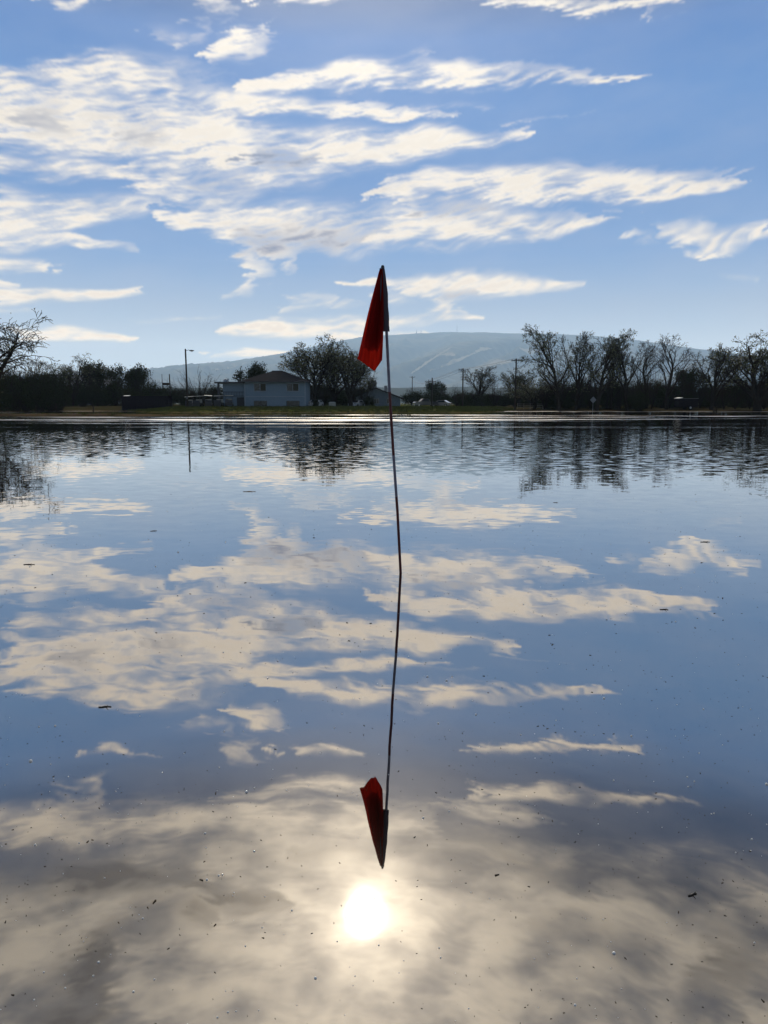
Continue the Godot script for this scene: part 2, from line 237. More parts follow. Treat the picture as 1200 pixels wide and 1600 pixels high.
func _ready() -> void:
	# --- camera
	var cam := Camera3D.new()
	cam.name = "camera"
	cam.position = Vector3(0, 1.5, 0)
	cam.rotation_degrees = Vector3(-8.42, 0, 0)
	cam.fov = 69.416
	cam.near = 0.05
	cam.far = 60000.0
	add_child(cam)
	cam.current = true
	# --- air, sky and exposure
	var env := Environment.new()
	env.background_mode = Environment.BG_SKY
	env.sky = Sky.new()
	var pano := PanoramaSkyMaterial.new()
	pano.panorama = ImageTexture.create_from_image(sky_image())
	env.sky.sky_material = pano
	env.tonemap_mode = Environment.TONE_MAPPER_LINEAR
	env.tonemap_exposure = 1.0
	# valley haze, lit by the sun and brighter towards it
	env.volumetric_fog_enabled = true
	env.volumetric_fog_density = HAZE_DENSITY
	env.volumetric_fog_albedo = Color(0.72, 0.86, 1.0)
	env.volumetric_fog_anisotropy = 0.4
	env.volumetric_fog_length = 16000.0
	env.sdfgi_enabled = true
	env.ssao_enabled = true
	env.ssil_enabled = true
	var we := WorldEnvironment.new()
	we.name = "world_environment"
	we.environment = env
	add_child(we)
	# --- the sun, ahead and high, slightly left
	var sun := DirectionalLight3D.new()
	sun.name = "sun"
	sun.light_energy = 1.35
	sun.light_color = Color(1.0, 0.97, 0.91)
	sun.light_angular_distance = 0.5
	sun.shadow_enabled = true
	var to_sun := direction(SUN_AZIMUTH, SUN_HEIGHT)
	add_child(sun)
	sun.look_at_from_position(to_sun * 100.0, Vector3.ZERO)
	build_setting()
	build_things()


func direction(az: float, el: float) -> Vector3:
	var a := deg_to_rad(az)
	var e := deg_to_rad(el)
	return Vector3(sin(a) * cos(e), sin(e), -cos(a) * cos(e))


# ------------------------------------------------------------------ sky: air and cirrus in degrees of azimuth and height

const SKY_W := 4096
const PX := 4096.0 / 360.0
const WIDE := 36.0    # half width of the finely computed part
const HIGH := 47.0
const HAZE_DENSITY := 0.00008
const AIR := [[0.0, 0.63, 0.76, 0.82], [4.0, 0.54, 0.67, 0.765], [7.0, 0.41, 0.545, 0.69], [10.7, 0.265, 0.425, 0.66], [15.0, 0.195, 0.35, 0.615], [20.0, 0.168, 0.325, 0.61], [24.0, 0.145, 0.285, 0.565], [28.0, 0.09, 0.15, 0.28], [33.0, 0.06, 0.09, 0.15], [45.0, 0.07, 0.11, 0.20], [90.0, 0.08, 0.13, 0.25]]


func air(el: float) -> Color:
	var k := 0
	while k < AIR.size() - 2 and el > AIR[k + 1][0]:
		k += 1
	var a: Array = AIR[k]
	var b: Array = AIR[k + 1]
	var t := clampf((el - a[0]) / (b[0] - a[0]), 0.0, 1.0)
	return Color(lerpf(a[1], b[1], t), lerpf(a[2], b[2], t), lerpf(a[3], b[3], t))


func clear(az: float, el: float) -> float:
	# how much of the light of the upper air comes through the valley's haze: 1.2 km deep, open towards the mountain
	var a := deg_to_rad(az)
	var e := deg_to_rad(el)
	var out := minf((16800.0 if cos(a) > 0.0 else 1000.0) / maxf(absf(cos(a)), 0.001), 15400.0 / maxf(absf(sin(a)), 0.001))
	return exp(-HAZE_DENSITY * minf(1240.0 / maxf(sin(e), 0.001), out / maxf(cos(e), 0.001)))


func haze(az: float, el: float) -> Color:
	# the light that the haze itself sends towards the camera
	var c := direction(az, el).dot(direction(SUN_AZIMUTH, SUN_HEIGHT))
	var k := 0.84 / pow(1.16 - 0.8 * c, 1.5)
	return Color(0.07 + 0.132 * k, 0.12 + 0.183 * k, 0.17 + 0.221 * k)


func noise(sd: int, freq: float, octaves: int, warp := 0.0) -> FastNoiseLite:
	var n := FastNoiseLite.new()
	n.seed = sd
	n.noise_type = FastNoiseLite.TYPE_SIMPLEX_SMOOTH
	n.frequency = freq
	n.fractal_type = FastNoiseLite.FRACTAL_FBM
	n.fractal_octaves = octaves
	if warp > 0.0:
		n.domain_warp_enabled = true
		n.domain_warp_amplitude = warp
		n.domain_warp_frequency = freq * 0.7
		n.domain_warp_fractal_octaves = 3
	return n


func strokes(table: Array, w: int, h: int) -> PackedFloat32Array:
	# soft tapering streaks: how much cloud stands where, before the wind frays it
	var out := PackedFloat32Array()
	out.resize(w * h)
	for s: Array in table:
		var d: float = s[0]
		var n := (s.size() - 1) / 3
		for k in n - 1:
			var ax: float = (s[1 + k * 3] + WIDE) * PX
			var ay: float = (HIGH - s[2 + k * 3]) * PX
			var aw: float = s[3 + k * 3] * PX
			var bx: float = (s[4 + k * 3] + WIDE) * PX
			var by: float = (HIGH - s[5 + k * 3]) * PX
			var bw: float = s[6 + k * 3] * PX
			var most := maxf(aw, bw) * 1.65
			var dx := bx - ax
			var dy := by - ay
			var long2 := maxf(dx * dx + dy * dy, 0.01)
			for y in range(maxi(0, int(minf(ay, by) - most)), mini(h, int(maxf(ay, by) + most) + 1)):
				for x in range(maxi(0, int(minf(ax, bx) - most)), mini(w, int(maxf(ax, bx) + most) + 1)):
					var t := clampf(((x - ax) * dx + (y - ay) * dy) / long2, 0.0, 1.0)
					var px := x - ax - dx * t
					var py := y - ay - dy * t
					var q := (px * px + py * py) / pow((aw + (bw - aw) * t) * 1.65, 2.0)
					if q < 1.0:
						var v := d * (1.0 - q) * (1.0 - q * 0.6)
						var i := y * w + x
						if v > out[i]:
							out[i] = v
	return out


func wide_clouds(n: FastNoiseLite, az: float, el: float) -> float:
	# cirrus on a high plane, for the sky that the frame and the water do not show
	var e := deg_to_rad(el)
	var a := deg_to_rad(az)
	var r := cos(e) / (sin(e) + 0.12)
	return smoothstep(0.0, 0.55, n.get_noise_2d(sin(a) * r * 60.0, cos(a) * r * 150.0) + 0.05)


func glow(az: float, el: float, cloud: float) -> float:
	# light scattered forward by the thin ice cloud round the sun
	var sep := rad_to_deg(direction(az, el).angle_to(direction(SUN_AZIMUTH, SUN_HEIGHT)))
	return (0.5 + 0.5 * cloud) * (14.0 * exp(-sep * sep / 0.7) + 0.9 * exp(-sep / 2.6) + 2.4 * exp(-sep / 5.5))


func away(az: float, el: float) -> float:
	# clear air scatters mostly forward: the sky opposite the sun is the dimmer one
	var c := direction(az, el).dot(direction(SUN_AZIMUTH, SUN_HEIGHT))
	return lerpf(0.55, 1.0, smoothstep(-0.6, 0.62, c))


func sky_image() -> Image:
	var far := noise(11, 0.011, 5, 30.0)
	# the whole sky, coarse
	var lw := 1024
	var lh := 512
	var low := PackedFloat32Array()
	low.resize(lw * lh * 3)
	for y in lh:
		var el := 90.0 - (y + 0.5) * 180.0 / lh
		var c := air(maxf(el, 0.0))
		for x in lw:
			var az := wrapf((x + 0.5) * 360.0 / lw, -180.0, 180.0)   # the first column looks along -z
			var r := c.r
			var g := c.g
			var b := c.b
			if el > 0.0:
				var v := 0.55 * wide_clouds(far, az, el)
				r = lerpf(r, 0.80, v)
				g = lerpf(g, 0.75, v)
				b = lerpf(b, 0.66, v)
				if absf(az) < 70.0:
					var s := glow(az, el, v)
					r += s
					g += s * 0.92
					b += s * 0.78
			var t := clear(az, maxf(el, 0.0))
			var hz := haze(az, maxf(el, 0.0))
			var dim := away(az, maxf(el, 0.0))
			var i := (y * lw + x) * 3
			low[i] = dim * maxf(0.02, (r - hz.r * (1.0 - t)) / t)
			low[i + 1] = dim * maxf(0.035, (g - hz.g * (1.0 - t)) / t)
			low[i + 2] = dim * maxf(0.06, (b - hz.b * (1.0 - t)) / t)
	var im := Image.create_from_data(lw, lh, false, Image.FORMAT_RGBF, low.to_byte_array())
	im.resize(SKY_W, SKY_W / 2, Image.INTERPOLATE_BILINEAR)
	# the part that the frame shows, straight and in the water, fine
	var w := int(WIDE * 2.0 * PX)
	var h := int(HIGH * PX)
	var cover := strokes(CLOUDS, w, h)
	var grey := strokes(GREYS, w, h)
	var bend_x := noise(21, 0.016, 3)
	var bend_y := noise(22, 0.018, 3)
	var fibre := noise(23, 0.045, 5, 9.0)
	var fine := noise(24, 0.17, 4)
	var hair := noise(26, 0.33, 3)
	var lump := noise(25, 0.014, 4)
	var data := PackedFloat32Array()
	data.resize(w * h * 3)
	for y in h:
		var el := HIGH - (y + 0.5) / PX
		var c := air(el)
		var big := smoothstep(24.0, 34.0, el)
		var small := smoothstep(1.0, 15.0, el)
		var slant := lerpf(0.02, 0.15, small) * (1.0 - 0.6 * big)
		for x in w:
			var az := (x + 0.5) / PX - WIDE
			# the wind frays the streaks: slow bends, then fibres drawn out to the upper right
			var wx := bend_x.get_noise_2d(x, y * 1.6) * lerpf(8.0, 16.0, small)
			var wy := bend_y.get_noise_2d(x * 0.6, y * 1.4) * lerpf(2.0, 5.5, small)
			var along := x - y * slant
			var across := y + x * slant + wy * 0.9
			var f := fibre.get_noise_2d(along * 0.22, across)
			var q := fine.get_noise_2d(along * 0.16, across)
			var z := hair.get_noise_2d(along * 0.11, across)
			var drawn := (f * 18.0 + q * 17.0 + z * 9.0) * lerpf(0.75, 1.0, small)
			var l := lump.get_noise_2d(x * 0.7, y * 1.7)
			var sx := clampf(x + wx + drawn, 0.0, w - 1.01)
			var sy := clampf(y + wy - drawn * slant * 1.2 + q * 1.5, 0.0, h - 1.01)
			var ox := int(sx)
			var oy := int(sy)
			var fx := sx - ox
			var fy := sy - oy
			var o := oy * w + ox
			var o2 := mini(oy + 1, h - 1) * w + ox
			var cov := lerpf(lerpf(cover[o], cover[o + 1], fx), lerpf(cover[o2], cover[o2 + 1], fx), fy)
			var sh := lerpf(lerpf(grey[o], grey[o + 1], fx), lerpf(grey[o2], grey[o2 + 1], fx), fy)
			var soft := lerpf(1.0, 0.3, big)
			var web := (0.65 * f + 0.75 * q + 0.5 * z) * soft + 1.0 * l
			var thick := pow(cov, lerpf(2.1, 1.6, big)) * lerpf(1.9, 1.3, big) * exp(lerpf(2.2, 1.6, big) * web)
			var v := 1.0 - exp(-thick)
			var k := clampf(sh * (0.85 + 0.9 * web) + 0.22 * smoothstep(1.2, 4.0, thick) + 0.25 * smoothstep(0.1, -0.6, l) * cov, 0.0, 1.0)
			var edge := smoothstep(WIDE, WIDE - 5.0, absf(az)) * smoothstep(HIGH, HIGH - 3.0, el)
			if edge < 1.0:
				v = lerpf(0.55 * wide_clouds(far, az, el), v, edge)
				k *= edge
			var cr := lerpf(lerpf(1.0, 0.70, big), lerpf(0.31, 0.16, big), k)
			var cg := lerpf(lerpf(0.92, 0.67, big), lerpf(0.36, 0.16, big), k)
			var cb := lerpf(lerpf(0.78, 0.60, big), lerpf(0.46, 0.16, big), k)
			# thin veil over everything, a little uneven
			var veil := 0.05 + 0.06 * (l + 0.5 * f)
			var r := lerpf(lerpf(c.r, 0.62, veil), cr, v)
			var g := lerpf(lerpf(c.g, 0.62, veil), cg, v)
			var b := lerpf(lerpf(c.b, 0.66, veil), cb, v)
			if el > 10.0:
				var s := glow(az, el, v * (1.0 - 0.6 * k))
				r += s
				g += s * 0.92
				b += s * 0.78
			var t := clear(az, el)
			var hz := haze(az, el)
			var dim := away(az, el)
			var i := (y * w + x) * 3
			data[i] = dim * maxf(0.02, (r - hz.r * (1.0 - t)) / t)
			data[i + 1] = dim * maxf(0.035, (g - hz.g * (1.0 - t)) / t)
			data[i + 2] = dim * maxf(0.06, (b - hz.b * (1.0 - t)) / t)
	var near := Image.create_from_data(w, h, false, Image.FORMAT_RGBF, data.to_byte_array())
	var half := w / 2
	var top := int(SKY_W / 4.0 - HIGH * PX)
	im.blit_rect(near, Rect2i(half, 0, w - half, h), Vector2i(0, top))
	im.blit_rect(near, Rect2i(0, 0, half, h), Vector2i(SKY_W - half, top))
	return im


# ------------------------------------------------------------------ helpers

func named(called: String) -> String:
	taken[called] = taken.get(called, 0) + 1
	return called if taken[called] == 1 else "%s_%03d" % [called, taken[called] - 1]


func tag(o: Node3D, label := "", category := "", group := "", kind := "") -> Node3D:
	if label:
		o.set_meta("label", label)
	if category:
		o.set_meta("category", category)
	if group:
		o.set_meta("group", group)
	if kind:
		o.set_meta("kind", kind)
	return o


func thing(called: String, at: Vector3, turn: float, label: String, category: String, group := "") -> Node3D:
	var o := Node3D.new()
	o.name = named(called)
	add_child(o)
	o.position = at
	o.rotation.y = turn
	tag(o, label, category, group)
	return o


func put(called: String, mesh: Mesh, mat: Material, parent: Node3D = null, at := Vector3.ZERO, turn := Vector3.ZERO) -> MeshInstance3D:
	var o := MeshInstance3D.new()
	o.mesh = mesh
	o.material_override = mat
	o.position = at
	o.rotation = turn
	if parent == null:
		o.name = named(called)
		add_child(o)
	else:
		o.name = called
		parent.add_child(o, true)
	return o


func paint(linear: Color, rough := 0.8, metal := 0.0) -> StandardMaterial3D:
	var m := StandardMaterial3D.new()
	m.albedo_color = Color(linear.r, linear.g, linear.b).linear_to_srgb()
	m.roughness = rough
	m.metallic = metal
	if rough >= 0.8:
		m.specular_mode = BaseMaterial3D.SPECULAR_DISABLED
	return m


func grained(a: Color, b: Color, size: float, rough := 0.85, sd := 1, stretch := Vector3.ONE) -> StandardMaterial3D:
	# a colour that wanders between two tones over the surface
	var m := paint(Color.WHITE, rough)
	var t := NoiseTexture2D.new()
	t.width = 256
	t.height = 256
	t.seamless = true
	t.noise = noise(sd, 0.02, 5)
	var ramp := Gradient.new()
	ramp.set_color(0, a.linear_to_srgb())
	ramp.set_color(1, b.linear_to_srgb())
	t.color_ramp = ramp
	m.albedo_texture = t
	m.uv1_triplanar = true
	m.uv1_world_triplanar = true
	m.uv1_scale = stretch / size
	return m


func field(xs: PackedFloat32Array, zs: PackedFloat32Array, ys: PackedFloat32Array, c := PackedColorArray()) -> ArrayMesh:
	# a sheet over a grid of x and z
	var v := PackedVector3Array()
	var n := PackedVector3Array()
	var uv := PackedVector2Array()
	var ix := PackedInt32Array()
	for z in zs:
		for x in xs:
			v.append(Vector3(x, ys[v.size()], z))
			uv.append(Vector2(x, z))
	n.resize(v.size())
	var w := xs.size()
	for j in zs.size() - 1:
		for i in w - 1:
			var a := j * w + i
			ix.append_array(PackedInt32Array([a, a + 1, a + w, a + 1, a + w + 1, a + w]))
	for k in range(0, ix.size(), 3):
		var a := v[ix[k]]
		var f := (v[ix[k + 2]] - a).cross(v[ix[k + 1]] - a)
		if f.y < 0:
			f = -f
			var s := ix[k + 1]
			ix[k + 1] = ix[k + 2]
			ix[k + 2] = s
		for m in 3:
			n[ix[k + m]] += f
	for k in n.size():
		n[k] = n[k].normalized()
	var arr := []
	arr.resize(Mesh.ARRAY_MAX)
	arr[Mesh.ARRAY_VERTEX] = v
	arr[Mesh.ARRAY_NORMAL] = n
	arr[Mesh.ARRAY_TEX_UV] = uv
	if c.size():
		arr[Mesh.ARRAY_COLOR] = c
	arr[Mesh.ARRAY_INDEX] = ix
	var out := ArrayMesh.new()
	out.add_surface_from_arrays(Mesh.PRIMITIVE_TRIANGLES, arr)
	return out


func steps(from: float, to: float, count: int, bend := 1.0) -> PackedFloat32Array:
	var a := PackedFloat32Array()
	for k in count + 1:
		a.append(lerpf(from, to, pow(float(k) / count, bend)))
	return a


# ------------------------------------------------------------------ setting: mountain, ground, water

const RIDGE := [-14000, 190, -9000, 260, -6500, 330, -4601, 417, -3880, 527, -3061, 587, -2242, 677, -1629, 777, -1016, 907, -406, 1026, 0, 1055, 507, 1085, 1014, 1105, 1622, 1105, 2028, 1085, 2636, 1085, 3348, 1046, 4062, 976, 4676, 887, 5496, 787, 6114, 697, 9000, 480, 14000, 300]

const SUNLIT_STRIPS := [
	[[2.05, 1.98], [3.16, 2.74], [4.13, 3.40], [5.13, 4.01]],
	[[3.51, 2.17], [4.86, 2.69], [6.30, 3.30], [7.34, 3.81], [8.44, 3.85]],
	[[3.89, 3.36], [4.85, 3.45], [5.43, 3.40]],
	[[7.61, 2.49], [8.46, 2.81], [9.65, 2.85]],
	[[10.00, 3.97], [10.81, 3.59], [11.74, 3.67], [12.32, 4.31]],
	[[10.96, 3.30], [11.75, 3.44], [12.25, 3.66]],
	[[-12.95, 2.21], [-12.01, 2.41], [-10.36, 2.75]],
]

var spur := noise(41, 0.0007, 4)
var spur_fine := noise(42, 0.0035, 4)
var dirt := noise(43, 0.08, 4)
var bank := noise(44, 0.035, 3)


func ridge(x: float) -> float:
	var k := 0
	while k < RIDGE.size() - 4 and x > RIDGE[k + 2]:
		k += 2
	var t := clampf((x - RIDGE[k]) / float(RIDGE[k + 2] - RIDGE[k]), 0.0, 1.0)
	return lerpf(RIDGE[k + 1], RIDGE[k + 3], t)


func mountain_height(x: float, z: float) -> float:
	var d := -z
	var up := clampf((d - 6500.0) / 5500.0, 0.0, 1.0)
	var down := clampf((15500.0 - d) / 3500.0, 0.0, 1.0)
	var crest := ridge(x * 12000.0 / maxf(d, 6000.0) if d < 12000.0 else x)
	# spurs run down from the crest, leaning to the left below
	var across := x + (12000.0 - d) * 0.55
	var s := 1.0 - absf(spur.get_noise_2d(across * 1.5, d * 0.22)) * 3.0
	var t := spur_fine.get_noise_2d(across, d * 0.35)
	var mid := up * (1.0 - up) * 4.0 * (1.0 if d < 12000.0 else 0.0)
	var base := crest * pow(up, 1.15) * smoothstep(0.0, 1.0, down)
	return base + mid * (165.0 * s + 40.0 * t) + 8.0 * t * up - 20.0 * (1.0 - up)


func mountain_color(x: float, z: float) -> Color:
	var d := -z
	var across := x + (12000.0 - d) * 0.55
	var t := spur_fine.get_noise_2d(across * 0.6 + 300.0, d * 0.5)
	var c := Color(0.105, 0.095, 0.06).lerp(Color(0.20, 0.165, 0.095), clampf(0.5 + t, 0.0, 1.0))
	return c


func shore_height(x: float, z: float) -> float:
	# the flooded field: bars of mud and stubble just break the surface, then a bank and the lawn
	var d := -z
	var b := bank.get_noise_2d(x * 0.35, d)
	var edge := 113.0 + 6.0 * b
	if x > 13.0:
		edge += clampf((x - 13.0) / 10.0, 0.0, 1.0) * 19.0
	if x < -36.0:
		edge += clampf((-36.0 - x) / 8.0, 0.0, 1.0) * 18.0
	var rise := 0.5 * smoothstep(edge - 3.0, edge + 18.0, d) + 0.22 * smoothstep(edge - 2.0, edge + 1.0, d)
	var bars := smoothstep(0.18, 0.5, bank.get_noise_2d(x * 0.22 + 400.0, d * 1.7)) * smoothstep(60.0, 78.0, d)
	bars *= 0.55 + 0.45 * smoothstep(-18.0, -34.0, x)
	var clod := 0.05 * dirt.get_noise_2d(x * 3.0, d * 3.0)
	return -0.34 + 0.22 * smoothstep(40.0, 95.0, d) + bars * 0.25 + rise + clod


func shore_color(x: float, z: float) -> Color:
	var d := -z
	var n := dirt.get_noise_2d(x * 0.8, d * 2.0)
	var mud := Color(0.045, 0.034, 0.022).lerp(Color(0.10, 0.07, 0.04), clampf(0.5 + n, 0.0, 1.0))
	var grass := Color(0.045, 0.06, 0.014).lerp(Color(0.10, 0.095, 0.03), clampf(0.5 + 1.2 * n, 0.0, 1.0))
	# shade of the trees painted dark into the ground, lawn in front of the houses
	var tree_shade := smoothstep(14.0, 22.0, x) + smoothstep(-37.0, -42.0, x)
	grass = grass.lerp(Color(0.022, 0.019, 0.012).lerp(Color(0.05, 0.042, 0.022), clampf(0.5 + n, 0.0, 1.0)), clampf(tree_shade + 0.5 * n, 0.0, 1.0))
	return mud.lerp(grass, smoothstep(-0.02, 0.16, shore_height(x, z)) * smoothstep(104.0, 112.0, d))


func ruffle(x: float, d: float, patch: FastNoiseLite) -> float:
	# root mean square slope of the wind ripples; d is the distance out
	var p := patch.get_noise_2d(x * 0.35, d)
	var start := 15.5 + 6.0 * smoothstep(4.0, -8.0, x) + 2.5 * p
	var s := 0.0011 + 0.0016 * smoothstep(5.0, 13.0, d)
	s += 0.013 * smoothstep(start - 2.5, start + 3.0, d) * (0.75 + 0.6 * p)
	if d > 33.0:
		s = lerpf(s, 0.006 + 0.05 * lane(x, d, patch), smoothstep(33.0, 44.0, d))
	return s


func lane(x: float, d: float, patch: FastNoiseLite) -> float:
	# where the breeze touches down beyond the calm water: long narrow lanes
	var long := smoothstep(0.08, 0.24, patch.get_noise_2d(x * 0.11 + 900.0, d * 2.3))
	var broken := smoothstep(-0.12, 0.30, patch.get_noise_2d(x * 2.2, d * 9.0 + 500.0))
	return long * (0.25 + 0.75 * broken) * smoothstep(38.0, 56.0, d)


func ripple_map(wide: float, from: float, to: float, w: int, h: int, freq: float) -> ImageTexture:
	# real ripples as slopes, over a stretch of water
	var a := noise(51, freq, 3)
	var b := noise(52, freq * 2.2, 2)
	var patch := noise(53, 0.045, 4)
	var amp := PackedFloat32Array()
	var data := PackedFloat32Array()
	data.resize(w * h * 3)
	var cw := w / 8 + 2
	for j in h / 8 + 2:
		for i in cw:
			amp.append(ruffle((i * 8.0 / w - 0.5) * wide, from + j * 8.0 * (to - from) / h, patch))
	for j in h:
		var d := from + (j + 0.5) * (to - from) / h
		var row := (j / 8) * cw
		var k := j * w * 3
		for i in w:
			var x := ((i + 0.5) / w - 0.5) * wide
			var s := amp[row + i / 8]
			data[k] = 0.5 + 0.5 * a.get_noise_2d(x * 0.8 + 300.0, d + 77.0) * 1.4 * s
			data[k + 1] = 0.5 + 0.5 * (a.get_noise_2d(x * 0.7, d) + 0.6 * b.get_noise_2d(x * 0.7, d)) * 3.0 * s
			data[k + 2] = 1.0
			k += 3
	return ImageTexture.create_from_image(Image.create_from_data(w, h, false, Image.FORMAT_RGBF, data.to_byte_array()))


func ruffle_map(wide: float, from: float, to: float, w: int, h: int) -> ImageTexture:
	# ripples too short for the slopes above: a rougher surface where the breeze touches down
	var patch := noise(53, 0.045, 4)
	var data := PackedFloat32Array()
	for j in h:
		for i in w:
			data.append(0.016 + 0.34 * lane(((i + 0.5) / w - 0.5) * wide, from + (j + 0.5) * (to - from) / h, patch))
	return ImageTexture.create_from_image(Image.create_from_data(w, h, false, Image.FORMAT_RF, data.to_byte_array()))


func water_sheet(wide: float, from: float, to: float) -> ArrayMesh:
	var ys := PackedFloat32Array()
	ys.resize(9)
	var arr := field(PackedFloat32Array([-wide * 0.5, 0, wide * 0.5]), PackedFloat32Array([-from, -(from + to) * 0.5, -to]), ys).surface_get_arrays(0)
	var uv := PackedVector2Array()
	for p: Vector3 in arr[Mesh.ARRAY_VERTEX]:
		uv.append(Vector2(p.x / wide + 0.5, (-p.z - from) / (to - from)))
	arr[Mesh.ARRAY_TEX_UV] = uv
	var out := ArrayMesh.new()
	out.add_surface_from_arrays(Mesh.PRIMITIVE_TRIANGLES, arr)
	return out


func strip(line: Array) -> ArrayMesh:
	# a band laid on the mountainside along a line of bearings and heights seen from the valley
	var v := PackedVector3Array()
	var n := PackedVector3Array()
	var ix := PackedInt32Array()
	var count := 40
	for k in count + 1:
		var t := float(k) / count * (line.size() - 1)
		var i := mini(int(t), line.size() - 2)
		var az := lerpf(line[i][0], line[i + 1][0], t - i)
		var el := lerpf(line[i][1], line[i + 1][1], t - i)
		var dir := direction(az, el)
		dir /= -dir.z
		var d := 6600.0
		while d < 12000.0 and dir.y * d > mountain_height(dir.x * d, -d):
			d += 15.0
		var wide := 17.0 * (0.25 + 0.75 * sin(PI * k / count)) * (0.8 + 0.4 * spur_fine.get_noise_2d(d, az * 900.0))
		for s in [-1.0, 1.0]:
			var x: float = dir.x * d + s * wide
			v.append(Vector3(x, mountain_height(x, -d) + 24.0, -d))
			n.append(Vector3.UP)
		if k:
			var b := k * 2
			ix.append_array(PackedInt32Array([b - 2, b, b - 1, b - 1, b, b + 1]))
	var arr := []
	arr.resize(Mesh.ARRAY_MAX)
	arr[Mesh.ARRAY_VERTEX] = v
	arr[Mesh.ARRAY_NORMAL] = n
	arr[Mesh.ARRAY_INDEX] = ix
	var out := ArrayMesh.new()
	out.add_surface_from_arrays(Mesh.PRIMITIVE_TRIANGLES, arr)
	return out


func build_setting() -> void:
	var hill := paint(Color.WHITE, 0.95)
	hill.vertex_color_use_as_albedo = true
	var xs := steps(-14000, 14000, 280)
	var zs := steps(-6400, -15600, 130)
	var ys := PackedFloat32Array()
	var cs := PackedColorArray()
	for z in zs:
		for x in xs:
			ys.append(mountain_height(x, z))
			cs.append(mountain_color(x, z))
	var mo := put("mountain", field(xs, zs, ys, cs), hill)
	tag(mo, "", "", "", "structure")
	# sunlight on the spur faces, painted as pale strips
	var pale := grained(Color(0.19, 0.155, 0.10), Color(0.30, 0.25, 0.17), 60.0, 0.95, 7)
	for line: Array in SUNLIT_STRIPS:
		tag(put("sunlit_spur_strip", strip(line), pale), "", "", "", "structure")
	# plain out to the horizon
	var plain := grained(Color(0.07, 0.075, 0.035), Color(0.13, 0.115, 0.06), 90.0, 0.95, 5)
	ys = PackedFloat32Array()
	ys.resize(42)
	ys.fill(-0.7)
	var gr := put("ground", field(PackedFloat32Array([-14000, -3000, -600, 0, 600, 3000, 14000]), PackedFloat32Array([200, 0, -150, -600, -3000, -16000]), ys), plain)
	tag(gr, "", "", "", "structure")
	var soil := paint(Color.WHITE, 0.9)
	soil.vertex_color_use_as_albedo = true
	xs = steps(-170, 190, 420)
	zs = steps(-38, -330, 330, 1.25)
	ys = PackedFloat32Array()
	cs = PackedColorArray()
	for z in zs:
		for x in xs:
			ys.append(shore_height(x, z))
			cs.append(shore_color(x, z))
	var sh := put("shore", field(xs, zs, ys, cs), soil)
	tag(sh, "", "", "", "structure")
	# low hills across the valley floor
	xs = steps(-3400, 3400, 120)
	zs = steps(-2500, -3700, 10)
	ys = PackedFloat32Array()
	cs = PackedColorArray()
	for z in zs:
		for x in xs:
			var over := sin(clampf((-z - 2500.0) / 1200.0, 0.0, 1.0) * PI)
			ys.append(-0.7 + over * (62.0 + 14.0 * spur.get_noise_2d(x * 3.0, z * 3.0) + 9.0 * spur_fine.get_noise_2d(x * 3.0, z * 3.0)))
			cs.append(Color(0.03, 0.034, 0.02).lerp(Color(0.06, 0.055, 0.03), 0.5 + 0.5 * spur_fine.get_noise_2d(x * 8.0, z * 8.0)))
	tag(put("foothills", field(xs, zs, ys, cs), hill), "", "", "", "structure")
	# still, murky floodwater
	for k in 2:
		var wide: float = [70.0, 150.0][k]
		var from: float = [-6.0, 40.0][k]
		var to: float = [40.0, 150.0][k]
		var wm := paint(Color(0.50, 0.455, 0.40), 0.016, 1.0)
		wm.normal_enabled = true
		wm.normal_texture = ripple_map(wide, from, to, [1600, 1200][k], [2000, 1200][k], [2.3, 1.5][k])
		if k == 1:
			wm.roughness = 1.0
			wm.roughness_texture = ruffle_map(wide, from, to, 640, 768)
			wm.roughness_texture_channel = BaseMaterial3D.TEXTURE_CHANNEL_RED
		wm.texture_repeat = false
		tag(put("water", water_sheet(wide, from, to), wm), "", "", "", "structure")
	# the flood goes on to both sides
	var side := paint(Color(0.50, 0.455, 0.40), 0.05, 1.0)
	for s in [-1.0, 1.0]:
		var m := PlaneMesh.new()
		m.size = Vector2(60, 40)
		tag(put("water", m, side, null, Vector3(s * 65.0, 0, -20)), "", "", "", "structure")


# ------------------------------------------------------------------ shapes

